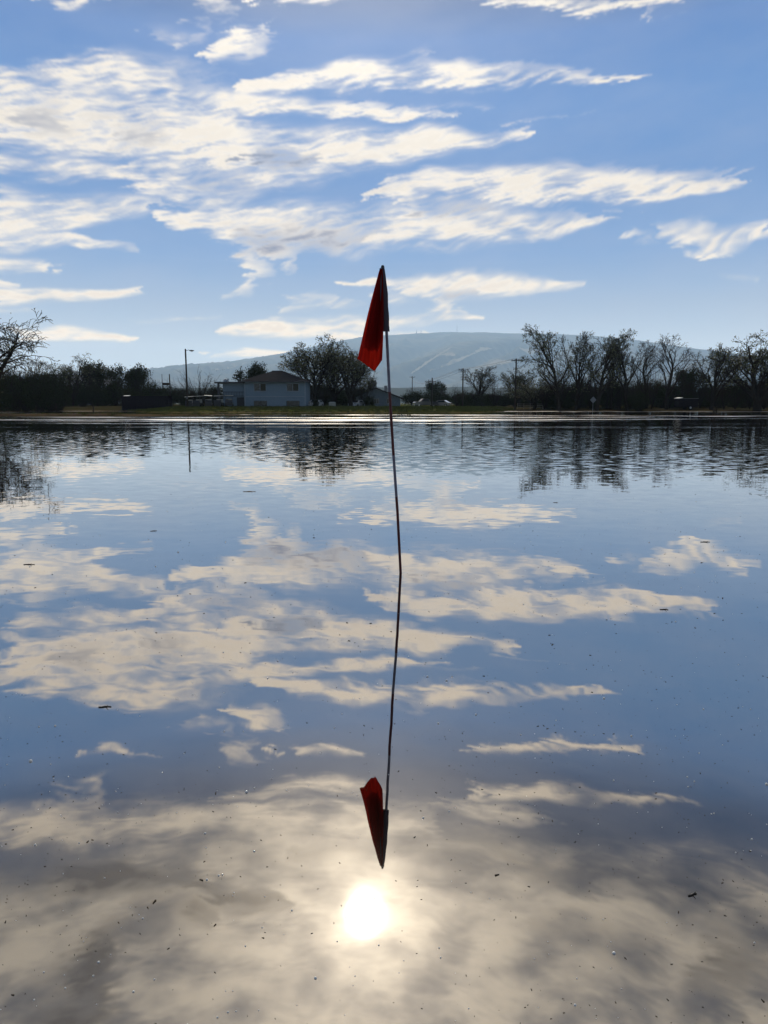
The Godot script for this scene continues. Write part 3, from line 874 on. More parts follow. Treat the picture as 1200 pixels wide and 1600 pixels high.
class Shape:
	var v := PackedVector3Array()
	var n := PackedVector3Array()
	var c := PackedColorArray()
	var ix := PackedInt32Array()

	func tri(a: Vector3, b: Vector3, d: Vector3, normal := Vector3.ZERO, color := Color.WHITE) -> void:
		var k := v.size()
		var f := (d - a).cross(b - a).normalized()
		v.append_array(PackedVector3Array([a, b, d]))
		var m := f if normal == Vector3.ZERO else normal
		n.append_array(PackedVector3Array([m, m, m]))
		c.append_array(PackedColorArray([color, color, color]))
		ix.append_array(PackedInt32Array([k, k + 1, k + 2]))

	func quad(a: Vector3, b: Vector3, d: Vector3, e: Vector3) -> void:
		tri(a, b, d)
		tri(a, d, e)

	func tube(a: Vector3, b: Vector3, ra: float, rb: float, sides := 3, color := Color.WHITE, capped := false) -> void:
		var d := (b - a).normalized()
		var s := d.cross(Vector3.RIGHT if absf(d.x) < 0.8 else Vector3.FORWARD).normalized()
		var t := d.cross(s)
		var k := v.size()
		for i in sides:
			var w := TAU * i / sides
			var o := s * cos(w) + t * sin(w)
			v.append(a + o * ra)
			v.append(b + o * rb)
			n.append(o)
			n.append(o)
			c.append(color)
			c.append(color)
		for i in sides:
			var p := k + i * 2
			var q := k + ((i + 1) % sides) * 2
			ix.append_array(PackedInt32Array([p, p + 1, q, q, p + 1, q + 1]))
		if capped:
			for i in sides:
				var w := TAU * i / sides
				var w2 := TAU * (i + 1) / sides
				tri(a, a + (s * cos(w) + t * sin(w)) * ra, a + (s * cos(w2) + t * sin(w2)) * ra, -d, color)
				tri(b, b + (s * cos(w2) + t * sin(w2)) * rb, b + (s * cos(w) + t * sin(w)) * rb, d, color)

	func box(at: Vector3, size: Vector3, turn := Basis()) -> void:
		var h := size * 0.5
		for axis in 3:
			for side in [-1.0, 1.0]:
				var o := Vector3.ZERO
				o[axis] = side * h[axis]
				var s := Vector3.ZERO
				s[(axis + 1) % 3] = h[(axis + 1) % 3]
				var t := Vector3.ZERO
				t[(axis + 2) % 3] = h[(axis + 2) % 3] * side
				quad(at + turn * (o - s - t), at + turn * (o - s + t), at + turn * (o + s + t), at + turn * (o + s - t))

	func prism(outline: PackedVector2Array, z0: float, z1: float) -> void:
		# a profile in x and y drawn out along z
		var clockwise := Geometry2D.is_polygon_clockwise(outline)
		var m := outline.size()
		for i in m:
			var a := outline[i]
			var b := outline[(i + 1) % m]
			if clockwise:
				quad(Vector3(a.x, a.y, z0), Vector3(a.x, a.y, z1), Vector3(b.x, b.y, z1), Vector3(b.x, b.y, z0))
			else:
				quad(Vector3(b.x, b.y, z0), Vector3(b.x, b.y, z1), Vector3(a.x, a.y, z1), Vector3(a.x, a.y, z0))
		var t := Geometry2D.triangulate_polygon(outline)
		for i in range(0, t.size(), 3):
			var a := outline[t[i]]
			var b := outline[t[i + 1]]
			var d := outline[t[i + 2]]
			tri(Vector3(a.x, a.y, z0), Vector3(b.x, b.y, z0), Vector3(d.x, d.y, z0), Vector3(0, 0, -1))
			tri(Vector3(a.x, a.y, z1), Vector3(d.x, d.y, z1), Vector3(b.x, b.y, z1), Vector3(0, 0, 1))

	func mesh(colored := false) -> ArrayMesh:
		var arr := []
		arr.resize(Mesh.ARRAY_MAX)
		arr[Mesh.ARRAY_VERTEX] = v
		arr[Mesh.ARRAY_NORMAL] = n
		if colored:
			arr[Mesh.ARRAY_COLOR] = c
		arr[Mesh.ARRAY_INDEX] = ix
		var out := ArrayMesh.new()
		out.add_surface_from_arrays(Mesh.PRIMITIVE_TRIANGLES, arr)
		return out


func box_mesh(size: Vector3) -> ArrayMesh:
	var s := Shape.new()
	s.box(Vector3.ZERO, size)
	return s.mesh()


func rod_mesh(a: Vector3, b: Vector3, ra: float, rb: float, sides := 8) -> ArrayMesh:
	var s := Shape.new()
	s.tube(a, b, ra, rb, sides, Color.WHITE, true)
	return s.mesh()


func lawn(x: float, z: float) -> float:
	return shore_height(x, z) - 0.04


# ------------------------------------------------------------------ trees and bushes

# per level: share of the parent's length, angle off the parent, number of side shoots, wander, lift
const KINDS := {
	"spreading": {"seed": 3, "trunk": 0.26, "girth": 0.34, "ratio": [1.75, 0.62, 0.54, 0.50], "angle": [0.68, 0.66, 0.65, 0.7], "kids": [11, 9, 7, 4], "bend": [0.05, 0.13, 0.2, 0.3, 0.35], "lift": [0.0, 0.08, 0.03, 0.02, 0.0], "start": 0.25, "buds": 0.7},
	"tall": {"seed": 8, "trunk": 0.66, "girth": 0.24, "ratio": [0.58, 0.58, 0.55, 0.5], "angle": [0.70, 0.65, 0.7, 0.7], "kids": [14, 8, 6, 4], "bend": [0.10, 0.18, 0.22, 0.3, 0.35], "lift": [0.0, 0.09, 0.05, 0.02, 0.0], "start": 0.14, "buds": 0.5},
	"slim": {"seed": 15, "trunk": 0.45, "girth": 0.22, "ratio": [0.98, 0.55, 0.52, 0.5], "angle": [0.46, 0.55, 0.6, 0.6], "kids": [11, 9, 7, 4], "bend": [0.09, 0.12, 0.18, 0.22, 0.3], "lift": [0.0, 0.10, 0.08, 0.05, 0.0], "start": 0.18, "buds": 0.12},
	"dead": {"seed": 27, "trunk": 0.62, "girth": 0.20, "ratio": [0.66, 0.55, 0.52, 0.5], "angle": [0.50, 0.55, 0.6, 0.6], "kids": [9, 7, 6, 3], "bend": [0.14, 0.17, 0.2, 0.25, 0.3], "lift": [0.0, 0.13, 0.08, 0.05, 0.0], "start": 0.2, "buds": 0.0},
	"weeping": {"seed": 33, "trunk": 0.28, "girth": 0.36, "ratio": [1.45, 0.66, 0.62, 0.6], "angle": [0.72, 0.7, 0.7, 0.6], "kids": [12, 10, 8, 4], "bend": [0.05, 0.16, 0.2, 0.25, 0.3], "lift": [0.0, 0.09, -0.04, -0.16, -0.3], "start": 0.3, "buds": 0.1},
	"fan": {"seed": 41, "trunk": 0.10, "girth": 0.14, "ratio": [8.0, 0.35, 0.5, 0.5], "angle": [0.75, 0.35, 0.5, 0.6], "kids": [40, 8, 3, 0], "bend": [0.0, 0.07, 0.14, 0.2, 0.3], "lift": [0.0, 0.03, 0.03, 0.0, 0.0], "start": 0.1, "buds": 0.0},
	"sapling": {"seed": 47, "trunk": 0.08, "girth": 0.16, "ratio": [11.0, 0.26, 0.5, 0.5], "angle": [0.36, 0.5, 0.6, 0.6], "kids": [16, 13, 5, 0], "bend": [0.0, 0.09, 0.16, 0.2, 0.3], "lift": [0.0, 0.05, 0.05, 0.0, 0.0], "start": 0.1, "buds": 0.0},
	"leafy": {"seed": 52, "trunk": 0.28, "girth": 0.24, "ratio": [1.35, 0.6, 0.55, 0.5], "angle": [0.7, 0.7, 0.7, 0.7], "kids": [9, 8, 6, 2], "bend": [0.05, 0.15, 0.2, 0.3, 0.3], "lift": [0.0, 0.06, 0.04, 0.02, 0.0], "start": 0.25, "buds": 4.0},
}
var made_kinds := {}


func branch(kind: Dictionary, at: Vector3, dir: Vector3, length: float, radius: float, level: int, wood: Shape, twigs: Shape, buds: PackedVector3Array) -> void:
	var pieces: int = [7, 6, 4, 3, 2][level]
	var shape := wood if level < 2 else twigs
	var sides: int = [7, 5, 3, 3, 3][level]
	var kids: int = kind.kids[level] if level < 4 else 0
	if level > 0 and kids > 0:
		kids = maxi(1, int(kids * rng.randf_range(0.75, 1.2)))
	var start: float = kind.start if level == 0 else 0.22
	var p := at
	var d := dir
	var spun := rng.randf() * TAU
	var made := 0
	for k in pieces:
		var bend: float = kind.bend[level]
		var lift: float = kind.lift[level]
		d = (d + Vector3(rng.randfn(), rng.randfn(), rng.randfn()) * bend + Vector3.UP * lift).normalized()
		var q := p + d * length / pieces
		var t0 := float(k) / pieces
		var t1 := float(k + 1) / pieces
		var thin := 0.015
		shape.tube(p, q, maxf(radius * (1.0 - 0.72 * t0), thin), maxf(radius * (1.0 - 0.72 * t1), thin * 0.8), sides)
		if level >= 3:
			buds.append(q)
		while made < kids and start + (1.0 - start) * (made + 0.7) / kids <= t1 + 0.001:
			var t := start + (1.0 - start) * (made + 0.7) / kids
			var from := p.lerp(q, clampf((t - t0) * pieces, 0.0, 1.0))
			spun += 2.4 + rng.randf_range(-0.5, 0.5)
			var side := d.cross(Vector3.RIGHT if absf(d.x) < 0.8 else Vector3.FORWARD).normalized().rotated(d, spun)
			var angle: float = kind.angle[level] * rng.randf_range(0.6, 1.35)
			if level == 0 and t > 0.9:
				angle *= 0.4
			var ratio: float = kind.ratio[level]
			var long := length * ratio * rng.randf_range(0.7, 1.15) * (1.0 - 0.45 * (t - start) / (1.01 - start))
			branch(kind, from, (d * cos(angle) + side * sin(angle)).normalized(), long, radius * (1.0 - 0.7 * t) * (0.62 if level == 0 else 0.5), level + 1, wood, twigs, buds)
			made += 1
		p = q


func tree_kind(called: String) -> Dictionary:
	# trunk and crown meshes of a kind, made once
	if made_kinds.has(called):
		return made_kinds[called]
	var kind: Dictionary = KINDS[called]
	rng.seed = kind.seed
	var wood := Shape.new()
	var twigs := Shape.new()
	var leaves := Shape.new()
	var buds := PackedVector3Array()
	branch(kind, Vector3(0, -0.4, 0), Vector3.UP, 12.0 * kind.trunk, kind.girth, 0, wood, twigs, buds)
	var amount: float = kind.buds
	for p in buds:
		var count := int(amount) + (1 if rng.randf() < amount - int(amount) else 0)
		for i in count:
			scatter_leaf(leaves, p + Vector3(rng.randfn(), rng.randfn(), rng.randfn()) * (0.1 if amount < 3.0 else 0.32), 0.075 if amount < 3.0 else 0.13)
	var hull := wood.mesh().get_aabb().merge(twigs.mesh().get_aabb())
	made_kinds[called] = {"trunk": wood.mesh(), "twigs": twigs.mesh(), "leaves": leaves.mesh(true) if leaves.v.size() else null, "height": hull.end.y, "wide": (hull.size.x + hull.size.z) * 0.5, "middle": hull.get_center()}
	return made_kinds[called]


func scatter_leaf(s: Shape, at: Vector3, size: float) -> void:
	var a := Vector3(rng.randfn(), rng.randfn(), rng.randfn()).normalized()
	var b := a.cross(Vector3(rng.randfn(), rng.randfn(), rng.randfn())).normalized()
	size *= rng.randf_range(0.6, 1.4)
	var tone := rng.randf_range(0.55, 1.35)
	s.tri(at + a * size, at - a * size * 0.6 + b * size * 0.7, at - a * size * 0.6 - b * size * 0.7, Vector3.ZERO, Color(tone, tone * rng.randf_range(0.9, 1.1), tone * 0.9))


func bush_kind(called: String) -> Dictionary:
	if made_kinds.has(called):
		return made_kinds[called]
	rng.seed = 71 if called == "bush" else 83
	var stems := Shape.new()
	var leaves := Shape.new()
	var count := 26
	var loose := called != "bush"
	for k in (90 if loose else 60):
		var az := rng.randf() * TAU
		var lean := rng.randf_range(0.05, 0.9)
		var p := Vector3(rng.randf_range(-0.5, 0.5), -0.3, rng.randf_range(-0.5, 0.5))
		var d := Vector3(cos(az) * sin(lean), cos(lean), sin(az) * sin(lean))
		var long := rng.randf_range(2.2, 4.1) * (1.0 - 0.25 * lean)
		for i in 5:
			var q := p + d * long / 5.0
			stems.tube(p, q, 0.035 * (1.0 - i * 0.17), 0.035 * (0.83 - i * 0.16))
			if i > 0:
				for j in 3:
					var w := (d + Vector3(rng.randfn(), rng.randfn() * 0.6 + 0.2, rng.randfn()) * 0.7).normalized()
					stems.tube(q, q + w * rng.randf_range(0.4, 0.95), 0.014, 0.007)
					if loose:
						for m in 9:
							scatter_leaf(leaves, q + w * rng.randf_range(0.1, 1.0) + Vector3(rng.randfn(), rng.randfn(), rng.randfn()) * 0.1, 0.085)
			d = (d + Vector3(rng.randfn(), rng.randfn(), rng.randfn()) * 0.12).normalized()
			p = q
	if not loose:
		for k in count:
			var az := rng.randf() * TAU
			var out := sqrt(rng.randf()) * 2.1
			var at := Vector3(cos(az) * out, rng.randf_range(0.5, 3.6 - out * 0.9), sin(az) * out)
			for i in 260:
				var o := Vector3(rng.randfn(), rng.randfn() * 0.8, rng.randfn()) * 0.42
				scatter_leaf(leaves, at + o, 0.10)
	var hull := stems.mesh().get_aabb().merge(leaves.mesh().get_aabb())
	made_kinds[called] = {"trunk": stems.mesh(), "leaves": leaves.mesh(true), "height": hull.end.y * 0.96, "wide": (hull.size.x + hull.size.z) * 0.45, "middle": hull.get_center()}
	return made_kinds[called]


func plants() -> void:
	var bark := grained(Color(0.02, 0.016, 0.012), Color(0.05, 0.04, 0.03), 1.2, 0.9, 61)
	var twig := paint(Color(0.038, 0.03, 0.022), 0.9)
	var bud := paint(Color(0.10, 0.105, 0.035), 0.7)
	bud.vertex_color_use_as_albedo = true
	bud.backlight_enabled = true
	bud.backlight = Color(0.10, 0.11, 0.03).linear_to_srgb()
	var leaf := paint(Color(0.04, 0.045, 0.02), 0.8)
	leaf.vertex_color_use_as_albedo = true
	leaf.backlight_enabled = true
	leaf.backlight = Color(0.03, 0.035, 0.01).linear_to_srgb()
	for t: Array in TREES + BUSHES:
		var called: String = t[0]
		var is_bush := called.begins_with("bush")
		var k := bush_kind(called) if is_bush else tree_kind(called)
		var base := lawn(t[1], t[2])
		var o := thing("bush" if is_bush or called in ["fan", "sapling"] else "bare_tree" if called in ["slim", "dead", "weeping"] else "leafy_tree" if called == "leafy" else "budding_tree", Vector3(t[1], base, t[2]), t[5], t[6], "bush" if is_bush or called in ["fan", "sapling"] else "tree", t[7])
		var tall: float = (t[3] - base) / k.height
		var wide: float = clampf(t[4] / k.wide, tall * 0.5, tall * 1.9)
		o.scale = Vector3(wide, tall, wide)
		put("stems" if is_bush else "trunk", k.trunk, twig if is_bush else bark, o)
		if is_bush:
			tag(put("foliage", k.leaves, leaf, o), "", "", "", "stuff")
		else:
			var crown := put("crown", k.twigs, twig, o)
			if k.leaves:
				tag(put("foliage" if called == "leafy" else "buds", k.leaves, leaf if called == "leafy" else bud, crown), "", "", "", "stuff")


# ------------------------------------------------------------------ buildings

func window(parent: Node3D, at: Vector3, w: float, h: float, frame: Material, glass: Material, curtain: Material = null) -> void:
	# a recessed pane in a proud frame; at is the middle of the opening on the wall's face, which looks along +z
	var s := Shape.new()
	s.box(Vector3(0, h * 0.5 + 0.04, 0.02), Vector3(w + 0.16, 0.08, 0.08))
	s.box(Vector3(0, -h * 0.5 - 0.05, 0.04), Vector3(w + 0.24, 0.10, 0.14))
	s.box(Vector3(-w * 0.5 - 0.04, 0, 0.02), Vector3(0.08, h, 0.08))
	s.box(Vector3(w * 0.5 + 0.04, 0, 0.02), Vector3(0.08, h, 0.08))
	s.box(Vector3(0, 0, 0.01), Vector3(0.06, h, 0.05))
	var o := put("window", s.mesh(), frame, parent, at)
	put("pane", box_mesh(Vector3(w, h, 0.01)), glass, o, Vector3(0, 0, 0.012))
	if curtain:
		put("curtain", box_mesh(Vector3(w * 0.42, h * 0.94, 0.006)), curtain, o, Vector3(w * 0.26, 0, 0.021))


func pale_house() -> void:
	var z := -140.0
	var base := lawn(-20.4, z) - 0.1
	var o := thing("two_storey_house", Vector3(-20.4, base, z), 0.0, "pale two-storey house with dark hipped roof on the far bank", "house")
	var siding := grained(Color(0.20, 0.26, 0.32), Color(0.25, 0.32, 0.38), 2.6, 0.8, 62, Vector3(1, 3, 1))
	var roof := grained(Color(0.022, 0.02, 0.02), Color(0.05, 0.045, 0.045), 1.1, 0.9, 63)
	var trim := paint(Color(0.05, 0.05, 0.055), 0.6)
	var white := paint(Color(0.32, 0.37, 0.42), 0.8)
	var glass := paint(Color(0.008, 0.010, 0.014), 0.12)
	var dark := paint(Color(0.03, 0.03, 0.035), 0.5)
	var drape := paint(Color(0.07, 0.065, 0.045), 0.9)
	var w := 11.4
	var h := 5.0
	put("wall", box_mesh(Vector3(w, h, 9.0)), siding, o, Vector3(0, h * 0.5, -4.5))
	put("foundation", box_mesh(Vector3(w + 0.06, 0.5, 9.06)), paint(Color(0.22, 0.22, 0.22), 0.9), o, Vector3(0, 0.15, -4.5))
	put("belt_board", box_mesh(Vector3(w, 0.14, 0.06)), white, o, Vector3(0, 2.15, 0.032))
	for s in [-1.0, 1.0]:
		put("corner_board", box_mesh(Vector3(0.16, h, 0.05)), white, o, Vector3(s * (w * 0.5 - 0.08), h * 0.5, 0.027))
	# hipped roof: four slopes to a short ridge
	var r := Shape.new()
	var e := 0.85
	var y0 := h - 0.05
	var y1 := h + 2.05
	var a := Vector3(-w * 0.5 - e, y0, e)
	var b := Vector3(w * 0.5 + e, y0, e)
	var c := Vector3(w * 0.5 + e, y0, -9.0 - e)
	var d := Vector3(-w * 0.5 - e, y0, -9.0 - e)
	var p := Vector3(-1.0, y1, -4.5)
	var q := Vector3(0.9, y1, -4.5)
	r.quad(a, p, q, b)
	r.tri(b, q, c)
	r.quad(c, q, p, d)
	r.tri(d, p, a)
	r.quad(a, b, c, d)
	var ro := put("roof", r.mesh(), roof, o)
	put("fascia", box_mesh(Vector3(w + 2.0 * e, 0.22, 0.05)), trim, ro, Vector3(0, y0 - 0.06, e + 0.028))
	put("ridge_cap", box_mesh(Vector3(2.1, 0.1, 0.3)), trim, ro, Vector3(-0.05, y1 + 0.02, -4.5))
	for x in [-2.75, 3.35]:
		window(o, Vector3(x, 3.85, 0.0), 2.15, 1.3, white, glass, drape)
		window(o, Vector3(x, 0.75, 0.0), 2.3, 1.1, trim, glass)
	# the lower wing on the left with its flat roof and post
	var wing := put("wing", box_mesh(Vector3(4.2, 4.6, 6.5)), siding, o, Vector3(-w * 0.5 - 2.1, 2.3, -4.1))
	put("wing_roof", box_mesh(Vector3(5.7, 0.28, 8.0)), trim, wing, Vector3(-0.6, 2.44, 0.3))
	put("wing_door", box_mesh(Vector3(1.4, 1.9, 0.08)), dark, wing, Vector3(1.2, -1.25, 3.27))
	put("post", box_mesh(Vector3(0.34, 4.6, 0.34)), trim, o, Vector3(-w * 0.5 - 4.9, 2.3, -0.4))
	var rail := Shape.new()
	for k in 2:
		rail.box(Vector3(-w * 0.5 - 2.5, 2.25 + k * 0.75, -0.4), Vector3(4.6, 0.1, 0.08))
	for k in 9:
		rail.box(Vector3(-w * 0.5 - 4.5 + k * 0.5, 2.6, -0.4), Vector3(0.05, 0.75, 0.05))
	put("balcony_rail", rail.mesh(), trim, o)
	put("vent_pipe", rod_mesh(Vector3.ZERO, Vector3(0, 0.7, 0), 0.10, 0.10), white, ro, Vector3(-w * 0.5 - 3.6, 4.9, -3.0))
	put("dish", rod_mesh(Vector3.ZERO, Vector3(0, 0.16, 0.10), 0.42, 0.25, 12), white, ro, Vector3(-w * 0.5 - 4.1, 5.2, -3.0), Vector3(0.9, 0, 0))


func gable_house() -> void:
	var z := -160.0
	var base := lawn(-1.2, z) - 0.1
	var o := thing("gabled_house", Vector3(-1.2, base, z), 0.0, "low grey gabled house behind the flag pole on the far bank", "house")
	var siding := grained(Color(0.18, 0.22, 0.26), Color(0.25, 0.29, 0.33), 2.2, 0.8, 64)
	var roof := paint(Color(0.06, 0.06, 0.065), 0.85)
	var glass := paint(Color(0.008, 0.010, 0.014), 0.12)
	var trim := paint(Color(0.30, 0.31, 0.32), 0.6)
	var s := Shape.new()
	s.prism(PackedVector2Array([Vector2(-4.8, 0), Vector2(-4.8, 2.15), Vector2(-0.5, 4.0), Vector2(4.7, 2.0), Vector2(4.7, 0)]), -10.0, 0.0)
	put("wall", s.mesh(), siding, o)
	var r := Shape.new()
	r.prism(PackedVector2Array([Vector2(-5.5, 1.9), Vector2(-5.5, 2.06), Vector2(-0.5, 4.22), Vector2(5.4, 1.95), Vector2(5.4, 1.79), Vector2(-0.5, 4.04)]), -10.5, 0.6)
	var ro := put("roof", r.mesh(), roof, o)
	put("chimney", box_mesh(Vector3(0.7, 1.3, 0.7)), trim, ro, Vector3(1.6, 4.1, -6.0))
	for x in [-0.4, 2.3]:
		window(o, Vector3(x, 1.35, 0.0), 0.95, 0.95, trim, glass)
	put("door", box_mesh(Vector3(0.9, 1.9, 0.08)), paint(Color(0.10, 0.10, 0.12), 0.6), o, Vector3(-2.6, 1.0, 0.045))
	# tanks standing behind
	var steel := paint(Color(0.13, 0.15, 0.17), 0.5, 0.3)
	for k in 3:
		var x: float = [-4.75, -3.75, -2.8][k]
		var zz := -240.0 - k * 0.4
		var g := lawn(x, zz)
		var high: float = [7.6, 8.3, 8.0][k]
		var t := thing("storage_tank", Vector3(x, g, zz), 0.0, ["left of three dark upright tanks showing above the gabled roof", "middle and tallest of three dark upright tanks above the gabled roof", "right of three dark upright tanks showing above the gabled roof"][k], "tank", "upright tanks behind the gabled house")
		put("shell", rod_mesh(Vector3.ZERO, Vector3(0, high - 0.5, 0), 0.43, 0.43, 12), steel, t)
		put("top", rod_mesh(Vector3(0, high - 0.5, 0), Vector3(0, high, 0), 0.46, 0.12, 12), steel, t)
		put("ladder", box_mesh(Vector3(0.3, high - 0.6, 0.05)), trim, t, Vector3(0, high * 0.5 - 0.2, 0.46))


func barn() -> void:
	var x := -96.0
	var z := -232.0
	var base := lawn(x, z)
	var o := thing("long_barn", Vector3(x, base, z), 0.12, "long low barn with blue-grey roof behind the left thicket", "barn")
	var wall := grained(Color(0.10, 0.11, 0.12), Color(0.16, 0.16, 0.17), 3.0, 0.8, 65)
	var roof := grained(Color(0.13, 0.15, 0.18), Color(0.20, 0.22, 0.25), 3.5, 0.55, 66)
	put("wall", box_mesh(Vector3(21, 6.4, 12)), wall, o, Vector3(0, 3.2, -6))
	var s := Shape.new()
	s.prism(PackedVector2Array([Vector2(0.8, 6.2), Vector2(-6, 9.6), Vector2(-12.8, 6.2), Vector2(-12.8, 6.0), Vector2(-6, 9.35), Vector2(0.8, 6.0)]), -11.0, 11.0)
	var ro := put("roof", s.mesh(), roof, o, Vector3.ZERO, Vector3(0, -PI / 2, 0))
	put("ridge_cap", box_mesh(Vector3(22, 0.15, 0.6)), wall, ro, Vector3(-6, 9.66, 0), Vector3(0, PI / 2, 0))
	for k in 3:
		put("door", box_mesh(Vector3(3.2, 4.2, 0.12)), paint(Color(0.05, 0.05, 0.06), 0.7), o, Vector3(-6.5 + k * 6.5, 2.1, 0.07))


# ------------------------------------------------------------------ poles, fences, containers

func lamp_pole() -> void:
	var p := Vector3(-35.5, 0, -135)
	p.y = lawn(p.x, p.z) - 0.2
	var high := 11.0 - p.y
	var o := thing("street_lamp", p, 0.0, "tall wooden pole with a single lamp arm left of the pale house", "street lamp")
	var wood := grained(Color(0.035, 0.028, 0.022), Color(0.075, 0.06, 0.048), 0.9, 0.9, 67)
	var metal := paint(Color(0.12, 0.125, 0.13), 0.5, 0.4)
	put("pole", rod_mesh(Vector3.ZERO, Vector3(0, high, 0), 0.19, 0.13), wood, o)
	var s := Shape.new()
	s.tube(Vector3(0, high - 0.42, 0), Vector3(0.5, high - 0.2, 0.1), 0.04, 0.04, 6)
	s.tube(Vector3(0.5, high - 0.2, 0.1), Vector3(1.05, high - 0.28, 0.2), 0.04, 0.04, 6)
	put("arm", s.mesh(), metal, o)
	var head := Shape.new()
	head.prism(PackedVector2Array([Vector2(0.75, high - 0.36), Vector2(0.80, high - 0.24), Vector2(1.15, high - 0.19), Vector2(1.5, high - 0.24), Vector2(1.58, high - 0.34), Vector2(1.35, high - 0.42), Vector2(0.95, high - 0.44)]), 0.05, 0.37)
	var h := put("lamp_head", head.mesh(), metal, o)
	put("lens", rod_mesh(Vector3(1.2, high - 0.43, 0.21), Vector3(1.2, high - 0.52, 0.21), 0.13, 0.08), paint(Color(0.3, 0.3, 0.28), 0.2), h)
	put("meter_box", box_mesh(Vector3(0.3, 0.5, 0.2)), metal, o, Vector3(0, 2.0, 0.25))


func utility_poles() -> void:
	var wood := grained(Color(0.035, 0.028, 0.022), Color(0.08, 0.064, 0.05), 0.9, 0.9, 68)
	var glass := paint(Color(0.10, 0.13, 0.13), 0.25)
	var tops := []
	var spots := [[11.3, -300.0, 11.9, 1.1], [10.6, -165.0, 6.9, 0.95], [16.3, -155.0, 8.5, 1.0], [23.7, -135.0, 9.3, 1.05]]
	var says := ["faint far utility pole low against the mountain right of the flag pole", "shortest utility pole, nearest to the flag pole", "middle utility pole with a T-shaped crossarm", "tallest utility pole with a crossarm, left of the right-hand trees"]
	for k in 4:
		var a: Array = spots[k]
		var p := Vector3(a[0], 0, a[1])
		p.y = lawn(p.x, p.z) - 0.2
		var high: float = a[2] - p.y
		var o := thing("utility_pole", p, 0.12 * k, says[k], "utility pole", "utility poles")
		put("pole", rod_mesh(Vector3.ZERO, Vector3(0, high, 0), 0.17, 0.12), wood, o)
		var y := high - (0.35 if k != 1 else 0.8)
		var arm := put("crossarm", box_mesh(Vector3(a[3] * 2.0, 0.13, 0.11)), wood, o, Vector3(0, y, 0.14))
		put("brace", rod_mesh(Vector3(-0.5, y - 0.05, 0.2), Vector3(0, y - 0.7, 0.12), 0.025, 0.025, 5), wood, o)
		put("brace", rod_mesh(Vector3(0.5, y - 0.05, 0.2), Vector3(0, y - 0.7, 0.12), 0.025, 0.025, 5), wood, o)
		var ends := []
		for x: float in [-a[3] + 0.1, -0.35, a[3] - 0.1]:
			put("insulator", rod_mesh(Vector3(x, 0.065, 0), Vector3(x, 0.24, 0), 0.06, 0.045), glass, arm)
			ends.append(o.transform * Vector3(x, y + 0.25, 0.14))
		tops.append(ends)
	var wire := paint(Color(0.05, 0.05, 0.05), 0.5, 0.5)
	for k in 4:
		for j in 3:
			var a: Vector3 = tops[k][j]
			var b: Vector3 = tops[k + 1][j] if k < 3 else a + Vector3(50, -0.2, 14)
			var s := Shape.new()
			var sag := 0.012 * a.distance_to(b)
			for i in 16:
				var t := i / 16.0
				var u := (i + 1) / 16.0
				s.tube(a.lerp(b, t) - Vector3(0, sag * 4.0 * t * (1.0 - t), 0), a.lerp(b, u) - Vector3(0, sag * 4.0 * u * (1.0 - u), 0), 0.018, 0.018)
			var o := put("overhead_wire", s.mesh(), wire)
			var which: String = ["left", "middle", "right"][j]
			tag(o, which + [" of three wires from the faint far utility pole to the shortest one", " of three wires between the shortest and the middle utility pole", " of three wires between the middle and the tallest utility pole", " of three wires running right from the tallest utility pole"][k], "wire", "overhead wires")


